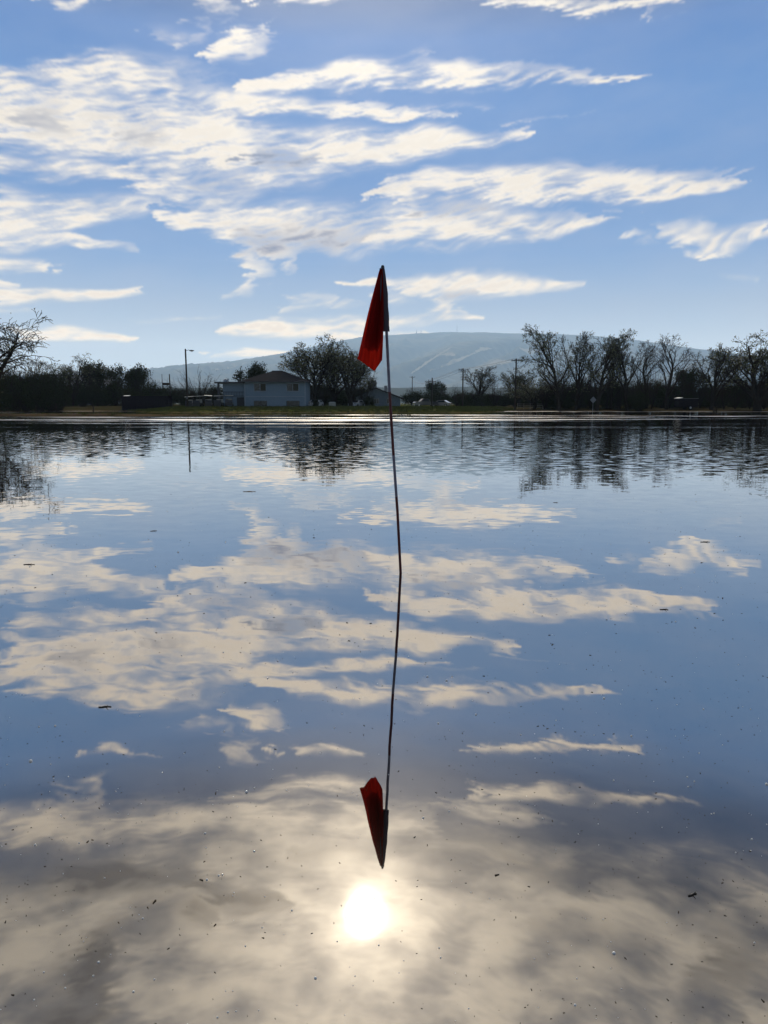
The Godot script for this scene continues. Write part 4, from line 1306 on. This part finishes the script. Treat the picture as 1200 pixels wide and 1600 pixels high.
func posts_and_signs() -> void:
	var wood := grained(Color(0.03, 0.024, 0.018), Color(0.07, 0.056, 0.042), 0.7, 0.9, 69)
	var k := 0
	for a: Array in [[-55.0, -118.0, 1.0, 0.0, "leftmost short fence post standing in the shallow water"], [-51.3, -117.0, 1.35, 0.05, "tallest fence post in the shallow water near the left edge"], [-45.6, -117.0, 1.15, -0.04, "fence post in the shallow water nearest the dark container"]]:
		var s := thing("fence_post", Vector3(a[0], -0.5, a[1]), 0.0, a[4], "fence post", "fence posts in the shallows")
		s.rotation.z = a[3]
		put("post", rod_mesh(Vector3.ZERO, Vector3(0, a[2] + 0.5, 0), 0.10, 0.085), wood, s)
		put("cap", rod_mesh(Vector3(0, a[2] + 0.5, 0), Vector3(0, a[2] + 0.56, 0), 0.085, 0.03), wood, s)
		k += 1
	var pair := thing("broken_post", Vector3(46.4, -0.5, -105.0), 0.3, "pair of dark broken posts at the right water's edge below the wide bare tree", "post")
	put("post", rod_mesh(Vector3.ZERO, Vector3(0.06, 1.45, 0), 0.14, 0.10), wood, pair)
	put("post", rod_mesh(Vector3(0.42, 0, 0.1), Vector3(0.36, 1.3, 0.1), 0.12, 0.09), wood, pair)
	put("rail", rod_mesh(Vector3(-0.1, 1.05, 0.1), Vector3(0.55, 1.12, 0.18), 0.045, 0.04), wood, pair)
	# two thin posts with a platform over the thicket
	for j in 2:
		var p := Vector3([-47.3, -45.7][j], 0, -160.0)
		p.y = lawn(p.x, p.z) - 0.2
		var o := thing("tall_post", p, 0.0, ["thinner of two tall posts above the thicket left of the lamp pole", "thicker of two tall posts above the thicket left of the lamp pole"][j], "post", "tall posts left of the lamp pole")
		put("post", rod_mesh(Vector3.ZERO, Vector3(0, 7.5 - p.y, 0), [0.07, 0.13][j], [0.06, 0.11][j]), wood, o)
		put("crosspiece", box_mesh(Vector3(1.3, 0.5, 0.12)), wood, o, Vector3([0.72, -0.72][j], 5.4 - p.y + j * 0.02, 0.05 + 0.2 * j))
	# rail fence on the right of the utility poles
	var z := -140.0
	var f := thing("rail_fence", Vector3(25.0, lawn(27.0, z), z), 0.0, "low weathered rail fence left of the right-hand trees", "fence")
	var grey := grained(Color(0.13, 0.12, 0.10), Color(0.22, 0.20, 0.17), 0.8, 0.9, 70)
	for i in 5:
		put("post", rod_mesh(Vector3(i * 1.2, -0.3, 0), Vector3(i * 1.2, 1.1, 0), 0.06, 0.055), grey, f)
	for i in 4:
		for j in 3:
			put("rail", rod_mesh(Vector3(i * 1.2, 0.35 + j * 0.3, 0.08), Vector3(i * 1.2 + 1.2, 0.34 + j * 0.3, 0.08), 0.035, 0.035, 6), grey, f)
	# the back of a diamond road sign
	var p := Vector3(35.8, 0, -128.0)
	p.y = lawn(p.x, p.z) - 0.2
	var o := thing("diamond_sign", p, 0.15, "pale diamond-shaped road sign on a post under the right-hand trees", "road sign")
	put("post", rod_mesh(Vector3.ZERO, Vector3(0, 2.5 - p.y, 0), 0.045, 0.045), paint(Color(0.18, 0.18, 0.18), 0.6, 0.4), o)
	var s := Shape.new()
	s.prism(PackedVector2Array([Vector2(-0.56, 0), Vector2(-0.53, 0.05), Vector2(-0.05, 0.53), Vector2(0, 0.56), Vector2(0.05, 0.53), Vector2(0.53, 0.05), Vector2(0.56, 0), Vector2(0.53, -0.05), Vector2(0.05, -0.53), Vector2(0, -0.56), Vector2(-0.05, -0.53), Vector2(-0.53, -0.05)]), 0.05, 0.056)
	put("plate", s.mesh(), grained(Color(0.16, 0.17, 0.17), Color(0.24, 0.25, 0.25), 0.6, 0.8, 72), o, Vector3(0, 1.95 - p.y, 0))


func containers() -> void:
	var dark := grained(Color(0.016, 0.013, 0.016), Color(0.03, 0.024, 0.026), 1.6, 0.9, 73)
	var pale := paint(Color(0.55, 0.55, 0.53), 0.5)
	for k in 2:
		var at: Vector3 = [Vector3(-43.1, 0, -136.0), Vector3(-63.2, 0, -141.0)][k]
		var size: Vector3 = [Vector3(8.4, 2.55, 2.6), Vector3(3.9, 1.7, 2.2)][k]
		at.y = maxf(lawn(at.x, at.z) - 0.15, -0.3)
		var o := thing("container", at, [0.03, -0.05][k], ["long dark steel container on the bank left of the lamp pole", "small dark container under the drooping tree at the left edge"][k], "container", "dark containers on the bank")
		put("shell", box_mesh(size), dark, o, Vector3(0, size.y * 0.5, 0))
		for i in int(size.x / 0.6):
			put("rib", box_mesh(Vector3(0.16, size.y - 0.3, 0.06)), dark, o, Vector3(-size.x * 0.5 + 0.35 + i * 0.6, size.y * 0.5, size.z * 0.5 + 0.032))
		put("top_rail", box_mesh(Vector3(size.x + 0.08, 0.14, 0.12)), dark, o, Vector3(0, size.y - 0.02, size.z * 0.5 + 0.03))
		put("bottom_rail", box_mesh(Vector3(size.x + 0.08, 0.16, 0.12)), dark, o, Vector3(0, 0.1, size.z * 0.5 + 0.03))
		if k == 0:
			put("lid_panel", box_mesh(Vector3(1.1, 0.06, 1.2)), pale, o, Vector3(-size.x * 0.5 + 0.65, size.y + 0.08, 0.4), Vector3(0.12, 0, 0.05))
	# dark trailer under the right-hand trees
	var at := Vector3(54.6, 0, -135.0)
	at.y = lawn(at.x, at.z)
	var t := thing("box_trailer", at, 0.08, "dark box trailer with a pale front roof edge under the right-hand trees", "trailer")
	put("body", box_mesh(Vector3(3.5, 1.5, 1.9)), dark, t, Vector3(0, 1.2, 0))
	put("roof", box_mesh(Vector3(3.56, 0.08, 1.96)), paint(Color(0.10, 0.10, 0.10), 0.5), t, Vector3(0, 1.99, 0))
	put("roof_edge", box_mesh(Vector3(0.7, 0.1, 2.0)), pale, t, Vector3(-1.5, 2.07, 0), Vector3(0, 0, 0.2))
	put("drawbar", rod_mesh(Vector3(-1.7, 0.5, 0), Vector3(-2.7, 0.45, 0), 0.05, 0.05), dark, t)
	for s in [-1.0, 1.0]:
		var wheel := put("wheel", rod_mesh(Vector3(0, 0.34, 0), Vector3(0, 0.34, s * 0.18), 0.34, 0.34, 14), paint(Color(0.02, 0.02, 0.02), 0.9), t, Vector3(0.3, 0, s * 0.97))
		put("rim", rod_mesh(Vector3(0, 0.34, s * 0.17), Vector3(0, 0.34, s * 0.20), 0.2, 0.18, 12), pale, wheel)
	# pale utility cabinet on the lawn
	var c := Vector3(-10.4, 0, -150.0)
	c.y = lawn(c.x, c.z)
	var b := thing("utility_cabinet", c, 0.1, "small pale box with a rounded lid on the lawn between the house and the flag", "utility box")
	put("body", box_mesh(Vector3(1.35, 0.85, 0.9)), grained(Color(0.42, 0.42, 0.36), Color(0.55, 0.55, 0.48), 1.0, 0.7, 74), b, Vector3(0, 0.42, 0))
	var lid := Shape.new()
	lid.prism(PackedVector2Array([Vector2(-0.75, 0.85), Vector2(-0.6, 1.02), Vector2(-0.3, 1.1), Vector2(0.3, 1.1), Vector2(0.6, 1.02), Vector2(0.75, 0.85)]), -0.5, 0.5)
	put("lid", lid.mesh(), paint(Color(0.62, 0.62, 0.58), 0.5), b)


# ------------------------------------------------------------------ vehicles

func vehicles() -> void:
	var rubber := paint(Color(0.02, 0.02, 0.02), 0.9)
	var glass := paint(Color(0.02, 0.025, 0.03), 0.05)
	var chrome := paint(Color(0.6, 0.6, 0.6), 0.15, 0.9)
	var red := paint(Color(0.25, 0.01, 0.01), 0.2)
	var spots := [
		[-13.4, -147.0, 1.35, Color(0.62, 0.62, 0.62), "white car parked behind the right corner of the pale house", false],
		[-5.6, -152.0, 1.2, Color(0.55, 0.57, 0.60), "silver car with a bright glinting roof beside the round dark bush", false],
		[9.3, -168.0, 0.25, Color(0.05, 0.05, 0.06), "dark pickup truck parked at the foot of the shortest utility pole", true],
		[13.0, -170.0, -0.4, Color(0.35, 0.33, 0.30), "light brown car parked right of the dark pickup", false],
	]
	for a: Array in spots:
		var at := Vector3(a[0], 0, a[1])
		at.y = lawn(at.x, at.z)
		var truck: bool = a[5]
		var o := thing("pickup_truck" if truck else "parked_car", at, a[2], a[4], "truck" if truck else "car", "vehicles parked on the lawn")
		var coat := paint(a[3], 0.25)
		coat.clearcoat_enabled = true
		coat.clearcoat = 1.0
		coat.clearcoat_roughness = 0.05
		var s := Shape.new()
		var g := Shape.new()
		if truck:
			s.prism(PackedVector2Array([Vector2(-2.7, 0.4), Vector2(-2.72, 0.95), Vector2(-2.5, 1.1), Vector2(-1.3, 1.18), Vector2(-0.75, 1.78), Vector2(0.55, 1.8), Vector2(0.75, 1.16), Vector2(2.7, 1.14), Vector2(2.75, 0.5), Vector2(2.6, 0.4)]), -0.95, 0.95)
			g.prism(PackedVector2Array([Vector2(-1.1, 1.22), Vector2(-0.72, 1.68), Vector2(0.45, 1.69), Vector2(0.58, 1.2)]), -0.965, 0.965)
		else:
			s.prism(PackedVector2Array([Vector2(-2.2, 0.32), Vector2(-2.25, 0.68), Vector2(-2.0, 0.86), Vector2(-1.05, 0.98), Vector2(-0.45, 1.42), Vector2(0.95, 1.45), Vector2(1.75, 1.0), Vector2(2.2, 0.92), Vector2(2.25, 0.5), Vector2(2.1, 0.3)]), -0.88, 0.88)
			g.prism(PackedVector2Array([Vector2(-0.85, 1.0), Vector2(-0.42, 1.34), Vector2(0.88, 1.37), Vector2(1.45, 1.02)]), -0.895, 0.895)
		var body := put("body", s.mesh(), coat, o)
		put("side_windows", g.mesh(), glass, o)
		var front := Shape.new()
		if truck:
			front.quad(Vector3(-1.27, 1.24, -0.8), Vector3(-0.80, 1.75, -0.72), Vector3(-0.80, 1.75, 0.72), Vector3(-1.27, 1.24, 0.8))
		else:
			front.quad(Vector3(-1.03, 1.01, -0.75), Vector3(-0.50, 1.40, -0.66), Vector3(-0.50, 1.40, 0.66), Vector3(-1.03, 1.01, 0.75))
		put("windscreen", front.mesh(), glass, o, Vector3(-0.02, 0.015, 0))
		var reach := 1.75 if truck else 1.4
		for x in [-reach, reach]:
			for z in [-1.0, 1.0]:
				var wheel := put("wheel", rod_mesh(Vector3(0, 0.34, z * 0.02), Vector3(0, 0.34, z * 0.24), 0.34, 0.34, 16), rubber, o, Vector3(x, 0, z * 0.70))
				put("rim", rod_mesh(Vector3(0, 0.34, z * 0.23), Vector3(0, 0.34, z * 0.26), 0.2, 0.18, 12), chrome, wheel)
		var tip := 2.74 if truck else 2.25
		for z in [-1.0, 1.0]:
			put("headlight", box_mesh(Vector3(0.06, 0.16, 0.34)), chrome, o, Vector3(-tip, 0.74, z * 0.62))
			put("tail_light", box_mesh(Vector3(0.06, 0.18, 0.26)), red, o, Vector3(tip - 0.01, 0.74, z * 0.66))
			put("mirror", box_mesh(Vector3(0.12, 0.14, 0.2)), coat, o, Vector3(-0.75, 1.12, z * 1.0))
		put("bumper", box_mesh(Vector3(0.14, 0.2, 1.6)), chrome if truck else coat, body, Vector3(-tip - 0.03, 0.44, 0))
	# open carts with pale roofs, parked side by side
	var pale := grained(Color(0.42, 0.40, 0.34), Color(0.60, 0.58, 0.52), 0.9, 0.5, 75)
	var dark := paint(Color(0.03, 0.028, 0.03), 0.5)
	var seat := paint(Color(0.36, 0.34, 0.29), 0.7)
	var says := ["leftmost of the open carts with pale roofs beside the pale house", "second open cart from the left in the row beside the house", "middle open cart of the row beside the house", "second open cart from the house in the row", "open cart with a white roof nearest the pale house"]
	for k in 5:
		var x: float = [-35.8, -34.1, -32.3, -30.3, -28.5][k]
		var at := Vector3(x, 0, -137.5 + 0.4 * (k % 2))
		at.y = lawn(at.x, at.z)
		var o := thing("open_cart", at, [0.1, -0.12, 0.2, -0.05, 0.12][k], says[k], "cart", "open carts parked beside the house")
		put("body", box_mesh(Vector3(1.3, 0.55, 2.3)), dark, o, Vector3(0, 0.5, 0))
		put("cowl", box_mesh(Vector3(1.2, 0.5, 0.35)), dark, o, Vector3(0, 0.95, 0.95), Vector3(-0.25, 0, 0))
		put("seat", box_mesh(Vector3(1.15, 0.16, 0.6)), seat, o, Vector3(0, 0.86, -0.1))
		put("seat_back", box_mesh(Vector3(1.1, 0.5, 0.12)), seat, o, Vector3(0, 1.2, -0.45), Vector3(-0.15, 0, 0))
		var roof := put("roof", box_mesh(Vector3(1.42, 0.09, 2.0)), pale, o, Vector3(0, 2.0 + 0.03 * (k % 3), -0.1), Vector3(0.03, 0, [0.06, 0.05, -0.06, 0.02, 0.0][k]))
		put("roof_trim", box_mesh(Vector3(1.46, 0.05, 0.06)), dark, roof, Vector3(0, -0.06, 1.0))
		for sx in [-0.6, 0.6]:
			for sz in [-0.95, 0.8]:
				put("strut", rod_mesh(Vector3(sx, 0.7, sz), Vector3(sx, 1.98, sz * 0.92), 0.022, 0.022, 6), dark, o)
				put("wheel", rod_mesh(Vector3(sx - 0.08, 0.23, sz), Vector3(sx + 0.08, 0.23, sz), 0.23, 0.23, 12), rubber, o)
		put("steering_wheel", rod_mesh(Vector3(-0.3, 1.18, 0.55), Vector3(-0.3, 1.2, 0.53), 0.19, 0.19, 12), dark, o)


func masts() -> void:
	var steel := paint(Color(0.12, 0.12, 0.13), 0.6, 0.4)
	for k in 3:
		var x: float = [512.0, 583.0, 1146.0][k]
		var z := -11900.0
		var y := mountain_height(x, z) - 4.0
		var high: float = [64.0, 52.0, 118.0][k]
		var o := thing("radio_mast", Vector3(x, y, z), 0.0, ["left of the two short masts on the mountain crest", "right of the two short masts on the mountain crest", "tallest thin mast on the mountain crest, right of the short pair"][k], "mast", "masts on the mountain crest")
		var r: float = [5.5, 4.0, 3.6][k]
		put("tower", rod_mesh(Vector3.ZERO, Vector3(0, high, 0), r, r * 0.45, 4), steel, o)
		put("platform", box_mesh(Vector3(r * 2.6, 2.0, r * 2.6)), steel, o, Vector3(0, high * 0.72, 0))
		if k == 0:
			put("hut", box_mesh(Vector3(26, 9, 12)), steel, o, Vector3(-16, 6, 0))


# ------------------------------------------------------------------ the flag

func flag() -> void:
	var o := thing("flag_pole", Vector3(0.148, 0, -6.43), 0.0, "thin leaning banded pole standing in the water with a red flag on top", "flag")
	var base: Vector3 = POLE[0]
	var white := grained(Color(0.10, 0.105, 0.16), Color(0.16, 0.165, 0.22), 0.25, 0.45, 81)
	var red := grained(Color(0.05, 0.006, 0.008), Color(0.085, 0.010, 0.012), 0.25, 0.45, 82)
	var path: Array = [base + Vector3(0.035, -0.72, -0.05)] + POLE
	var cuts := [-0.8, 0.70, 1.061, 1.589, 2.55]
	for k in 4:
		var s := Shape.new()
		for i in path.size() - 1:
			var a: Vector3 = path[i]
			var b: Vector3 = path[i + 1]
			var y0 := maxf(a.y, cuts[k])
			var y1 := minf(b.y, cuts[k + 1])
			if y1 - y0 > 0.001:
				s.tube(a.lerp(b, (y0 - a.y) / (b.y - a.y)) - base, a.lerp(b, (y1 - a.y) / (b.y - a.y)) - base, 0.0122, 0.0122, 14, Color.WHITE, true)
		put(["red_band", "white_band", "red_band", "white_band"][k], s.mesh(), red if k % 2 == 0 else white, o)
	var top: Vector3 = POLE[6]
	put("finial", rod_mesh(top - base, top - base + Vector3(-0.001, 0.018, 0.001), 0.0165, 0.008, 12), paint(Color(0.03, 0.03, 0.035), 0.4), o)
	# cloth: hung from the sleeve, folded once so that the middle is double
	var cloth := paint(Color(0.10, 0.006, 0.006), 0.8)
	cloth.backlight_enabled = true
	cloth.backlight = Color(0.15, 0.005, 0.002).linear_to_srgb()
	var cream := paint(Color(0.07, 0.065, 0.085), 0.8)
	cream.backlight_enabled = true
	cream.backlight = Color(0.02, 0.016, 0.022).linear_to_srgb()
	var f := put("flag", drape(PackedVector2Array([Vector2(-0.038, 2.518), Vector2(-0.030, 2.526), Vector2(-0.022, 2.532), Vector2(-0.012, 2.536)]), PackedVector2Array([Vector2(-0.214, 1.848), Vector2(-0.145, 1.803), Vector2(-0.078, 1.753), Vector2(-0.014, 1.838)]), 0.0, 0.035, 0.0, -base), cloth, o)
	put("fold", drape(PackedVector2Array([Vector2(-0.034, 2.520), Vector2(-0.026, 2.528), Vector2(-0.018, 2.533), Vector2(-0.011, 2.536)]), PackedVector2Array([Vector2(-0.165, 1.985), Vector2(-0.11, 1.945), Vector2(-0.055, 1.93), Vector2(-0.020, 2.00)]), -0.045, 0.022, 1.2, -base), cloth, f)
	put("inner_fold", drape(PackedVector2Array([Vector2(-0.026, 2.522), Vector2(-0.022, 2.528), Vector2(-0.018, 2.533), Vector2(-0.013, 2.536)]), PackedVector2Array([Vector2(-0.10, 2.07), Vector2(-0.075, 2.045), Vector2(-0.05, 2.04), Vector2(-0.026, 2.06)]), -0.075, 0.015, 2.2, -base), cloth, f)
	# the hem that sleeves the pole
	var h := Shape.new()
	var ring := 14
	for i in 10:
		for j in ring:
			var q := []
			for c in [[i, j], [i + 1, j], [i + 1, j + 1], [i, j + 1]]:
				var y: float = lerpf(2.538, 2.066, c[0] / 10.0)
				var m := pole_at(y)
				var w: float = TAU * c[1] / ring
				var wide: float = 0.020 + 0.011 * smoothstep(0.0, 0.3, c[0] / 10.0) + 0.002 * sin(c[0] * 1.9 + w * 2.0)
				q.append(Vector3(m.x - 0.006 + cos(w) * wide, y, m.z + sin(w) * 0.017) - base)
			h.quad(q[0], q[3], q[2], q[1])
	put("sleeve", h.mesh(), cream, o)


func pole_at(y: float) -> Vector3:
	for i in POLE.size() - 1:
		if y <= POLE[i + 1].y or i == POLE.size() - 2:
			var a: Vector3 = POLE[i]
			var b: Vector3 = POLE[i + 1]
			return a.lerp(b, (y - a.y) / (b.y - a.y))
	return POLE[0]


func along(line: PackedVector2Array, u: float) -> Vector2:
	var s := u * (line.size() - 1)
	var i := mini(int(s), line.size() - 2)
	return line[i].lerp(line[i + 1], s - i)


func drape(top: PackedVector2Array, foot: PackedVector2Array, back: float, depth: float, phase: float, shift: Vector3) -> ArrayMesh:
	# hanging cloth between a gathered top line and a free lower edge, with soft pleats
	var nu := 24
	var nt := 40
	var v := PackedVector3Array()
	for t in nt + 1:
		for k in nu + 1:
			var u := float(k) / nu
			var s := float(t) / nt
			var a := along(top, u)
			var b := along(foot, u)
			var p := a.lerp(b, s)
			var m := pole_at(maxf(p.y, 2.0))
			var pleat := sin(u * 7.0 + phase + s * 0.8) * depth * pow(s, 0.7) + 0.4 * depth * sin(u * 15.0 + s * 5.0 + phase) * s + 0.18 * depth * sin(u * 31.0 - s * 11.0 + phase * 2.0) * s
			var bulge := 0.010 * sin(s * PI) * (1.0 if u > 0.5 else -0.6)
			v.append(Vector3(p.x + bulge, p.y, m.z + back * s + 0.02 + pleat) + shift)
	var n := PackedVector3Array()
	n.resize(v.size())
	var ix := PackedInt32Array()
	var w := nu + 1
	for t in nt:
		for k in nu:
			var a := t * w + k
			ix.append_array(PackedInt32Array([a, a + 1, a + w, a + 1, a + w + 1, a + w]))
	for k in range(0, ix.size(), 3):
		var g := (v[ix[k + 2]] - v[ix[k]]).cross(v[ix[k + 1]] - v[ix[k]])
		for j in 3:
			n[ix[k + j]] += g
	for k in n.size():
		n[k] = n[k].normalized()
	var arr := []
	arr.resize(Mesh.ARRAY_MAX)
	arr[Mesh.ARRAY_VERTEX] = v
	arr[Mesh.ARRAY_NORMAL] = n
	arr[Mesh.ARRAY_INDEX] = ix
	var out := ArrayMesh.new()
	out.add_surface_from_arrays(Mesh.PRIMITIVE_TRIANGLES, arr)
	return out


# ------------------------------------------------------------------ what floats

func floating() -> void:
	rng.seed = 5
	var wet := grained(Color(0.018, 0.014, 0.01), Color(0.05, 0.04, 0.028), 0.08, 0.5, 83)
	# a bent reed that stands out of the water
	var b := thing("bent_reed", Vector3(-10.29, -0.34, -34.5), 0.0, "bent dark stick poking out of the rippled water below the lamp pole", "stick")
	put("stalk", rod_mesh(Vector3(0.05, 0, 0), Vector3(0.10, 0.37, 0), 0.022, 0.02), wet, b)
	put("tip", rod_mesh(Vector3(0.10, 0.37, 0), Vector3(0.0, 0.50, 0.02), 0.02, 0.012), wet, b)
	var twigs := [[-2.29, -12.5, 0.21, 0.05, "longest floating stick, left of the flag pole among pale cloud reflections"], [-2.72, -8.6, 0.075, 0.4, "short dark floating twig in blue water left of the flag pole"], [2.6, -11.1, 0.07, -0.2, "small floating twig right of the flag pole under the right-hand trees' reflection"], [-3.32, -6.77, 0.10, 0.1, "thin floating twig near the left edge of the view"], [3.49, -7.9, 0.10, 0.1, "thin floating twig near the right edge, above the small cloud's reflection"], [2.05, -5.25, 0.06, -0.1, "small floating twig in the wide cloud reflection right of the pole"], [-1.39, -3.5, 0.06, 0.15, "small floating twig in the cloud reflection at lower left"], [0.95, -2.08, 0.03, 0.3, "small dark floating seed pod at lower right"]]
	for a: Array in twigs:
		var o := thing("floating_twig", Vector3(a[0], 0, a[1]), a[3], a[4], "twig", "twigs afloat")
		var l: float = a[2]
		var s := Shape.new()
		var p := Vector3(-l * 0.5, 0.002, 0)
		for i in 4:
			var q := Vector3(-l * 0.5 + l * (i + 1) / 4.0, 0.002 + 0.02 * l * sin(i * 2.0), 0.06 * l * sin(i * 1.7 + l * 40.0))
			s.tube(p, q, 0.022 * l + 0.002, 0.018 * l + 0.002, 7, Color.WHITE, true)
			p = q
		put("stem", s.mesh(), wet, o)
		put("shoot", rod_mesh(Vector3(l * 0.1, 0.003, 0), Vector3(l * 0.3, 0.012 + l * 0.03, l * 0.16), 0.018 * l + 0.001, 0.001, 5), wet, o)
	# seeds and chaff
	var chaff := Shape.new()
	chaff.tube(Vector3(-0.5, 0.05, 0), Vector3(0.5, 0.05, 0), 0.22, 0.12, 5, Color.WHITE, true)
	scatter("floating_chaff", chaff.mesh(), paint(Color(0.05, 0.04, 0.028), 0.8), 2800, 0.0040, 0.9, "specks of dark chaff and seeds scattered over the near water", "chaff")
	# bubbles: small glossy domes
	var dome := SphereMesh.new()
	dome.radius = 0.5
	dome.height = 0.5
	dome.is_hemisphere = true
	dome.radial_segments = 10
	dome.rings = 5
	scatter("bubbles", dome, paint(Color(0.62, 0.62, 0.6), 0.12), 700, 0.0042, 0.9, "small pale bubbles and froth in clusters on the near water", "bubbles")


func scatter(called: String, mesh: Mesh, mat: Material, count: int, size: float, clump: float, label: String, category: String) -> void:
	var mm := MultiMesh.new()
	mm.transform_format = MultiMesh.TRANSFORM_3D
	mm.mesh = mesh
	mm.instance_count = count
	var drift := noise(95, 0.9, 3)
	for k in count:
		var d := 0.0
		var x := 0.0
		for tries in 12:
			d = 1.35 * pow(9.0, rng.randf())
			x = rng.randf_range(-0.62, 0.62) * (d + 0.4)
			if drift.get_noise_2d(x * 0.5 + (50.0 if called == "bubbles" else 0.0), d) > rng.randf_range(-0.35, 0.5) * clump * 2.0:
				break
		var s := size * exp(rng.randfn() * 0.45) * clampf(0.6 + d * 0.12, 0.6, 1.4)
		mm.set_instance_transform(k, Transform3D(Basis(Vector3.UP, rng.randf() * TAU).scaled(Vector3(s, s, s)), Vector3(x, 0.0002, -d)))
	var o := MultiMeshInstance3D.new()
	o.name = named(called)
	o.multimesh = mm
	o.material_override = mat
	add_child(o)
	tag(o, label, category, "", "stuff")


func grass() -> void:
	var s := Shape.new()
	rng.seed = 19
	for k in 14:
		var a := rng.randf() * TAU
		var o := Vector3(rng.randfn() * 0.12, 0, rng.randfn() * 0.12)
		var lean := Vector3(cos(a), 0, sin(a)) * rng.randf_range(0.03, 0.14)
		var side := Vector3(-sin(a), 0, cos(a)) * 0.02
		var tone := rng.randf_range(0.7, 1.3)
		s.tri(o - side, o + side, o + lean + Vector3.UP * rng.randf_range(0.10, 0.26), Vector3.ZERO, Color(tone, tone, tone))
	var mat := paint(Color(0.08, 0.09, 0.028), 0.8)
	mat.vertex_color_use_as_albedo = true
	mat.backlight_enabled = true
	mat.backlight = Color(0.07, 0.08, 0.02).linear_to_srgb()
	var places: Array[Transform3D] = []
	while places.size() < 12000:
		var x := rng.randf_range(-46.0, 24.0)
		var z := -rng.randf_range(72.0, 150.0)
		var y := shore_height(x, z)
		if y > 0.03 and (-z > 106.0 or rng.randf() < 0.25):
			var k := rng.randf_range(0.6, 1.5)
			places.append(Transform3D(Basis(Vector3.UP, rng.randf() * TAU).scaled(Vector3(k, k * rng.randf_range(0.5, 1.2), k)), Vector3(x, y - 0.03, z)))
	var mm := MultiMesh.new()
	mm.transform_format = MultiMesh.TRANSFORM_3D
	mm.mesh = s.mesh(true)
	mm.instance_count = places.size()
	for k in places.size():
		mm.set_instance_transform(k, places[k])
	var o := MultiMeshInstance3D.new()
	o.name = "grass"
	o.multimesh = mm
	o.material_override = mat
	add_child(o)
	tag(o, "short tufts of grass and stubble along the far bank", "grass", "", "stuff")


func build_things() -> void:
	plants()
	pale_house()
	gable_house()
	barn()
	lamp_pole()
	utility_poles()
	posts_and_signs()
	containers()
	vehicles()
	masts()
	grass()
	flag()
	floating()
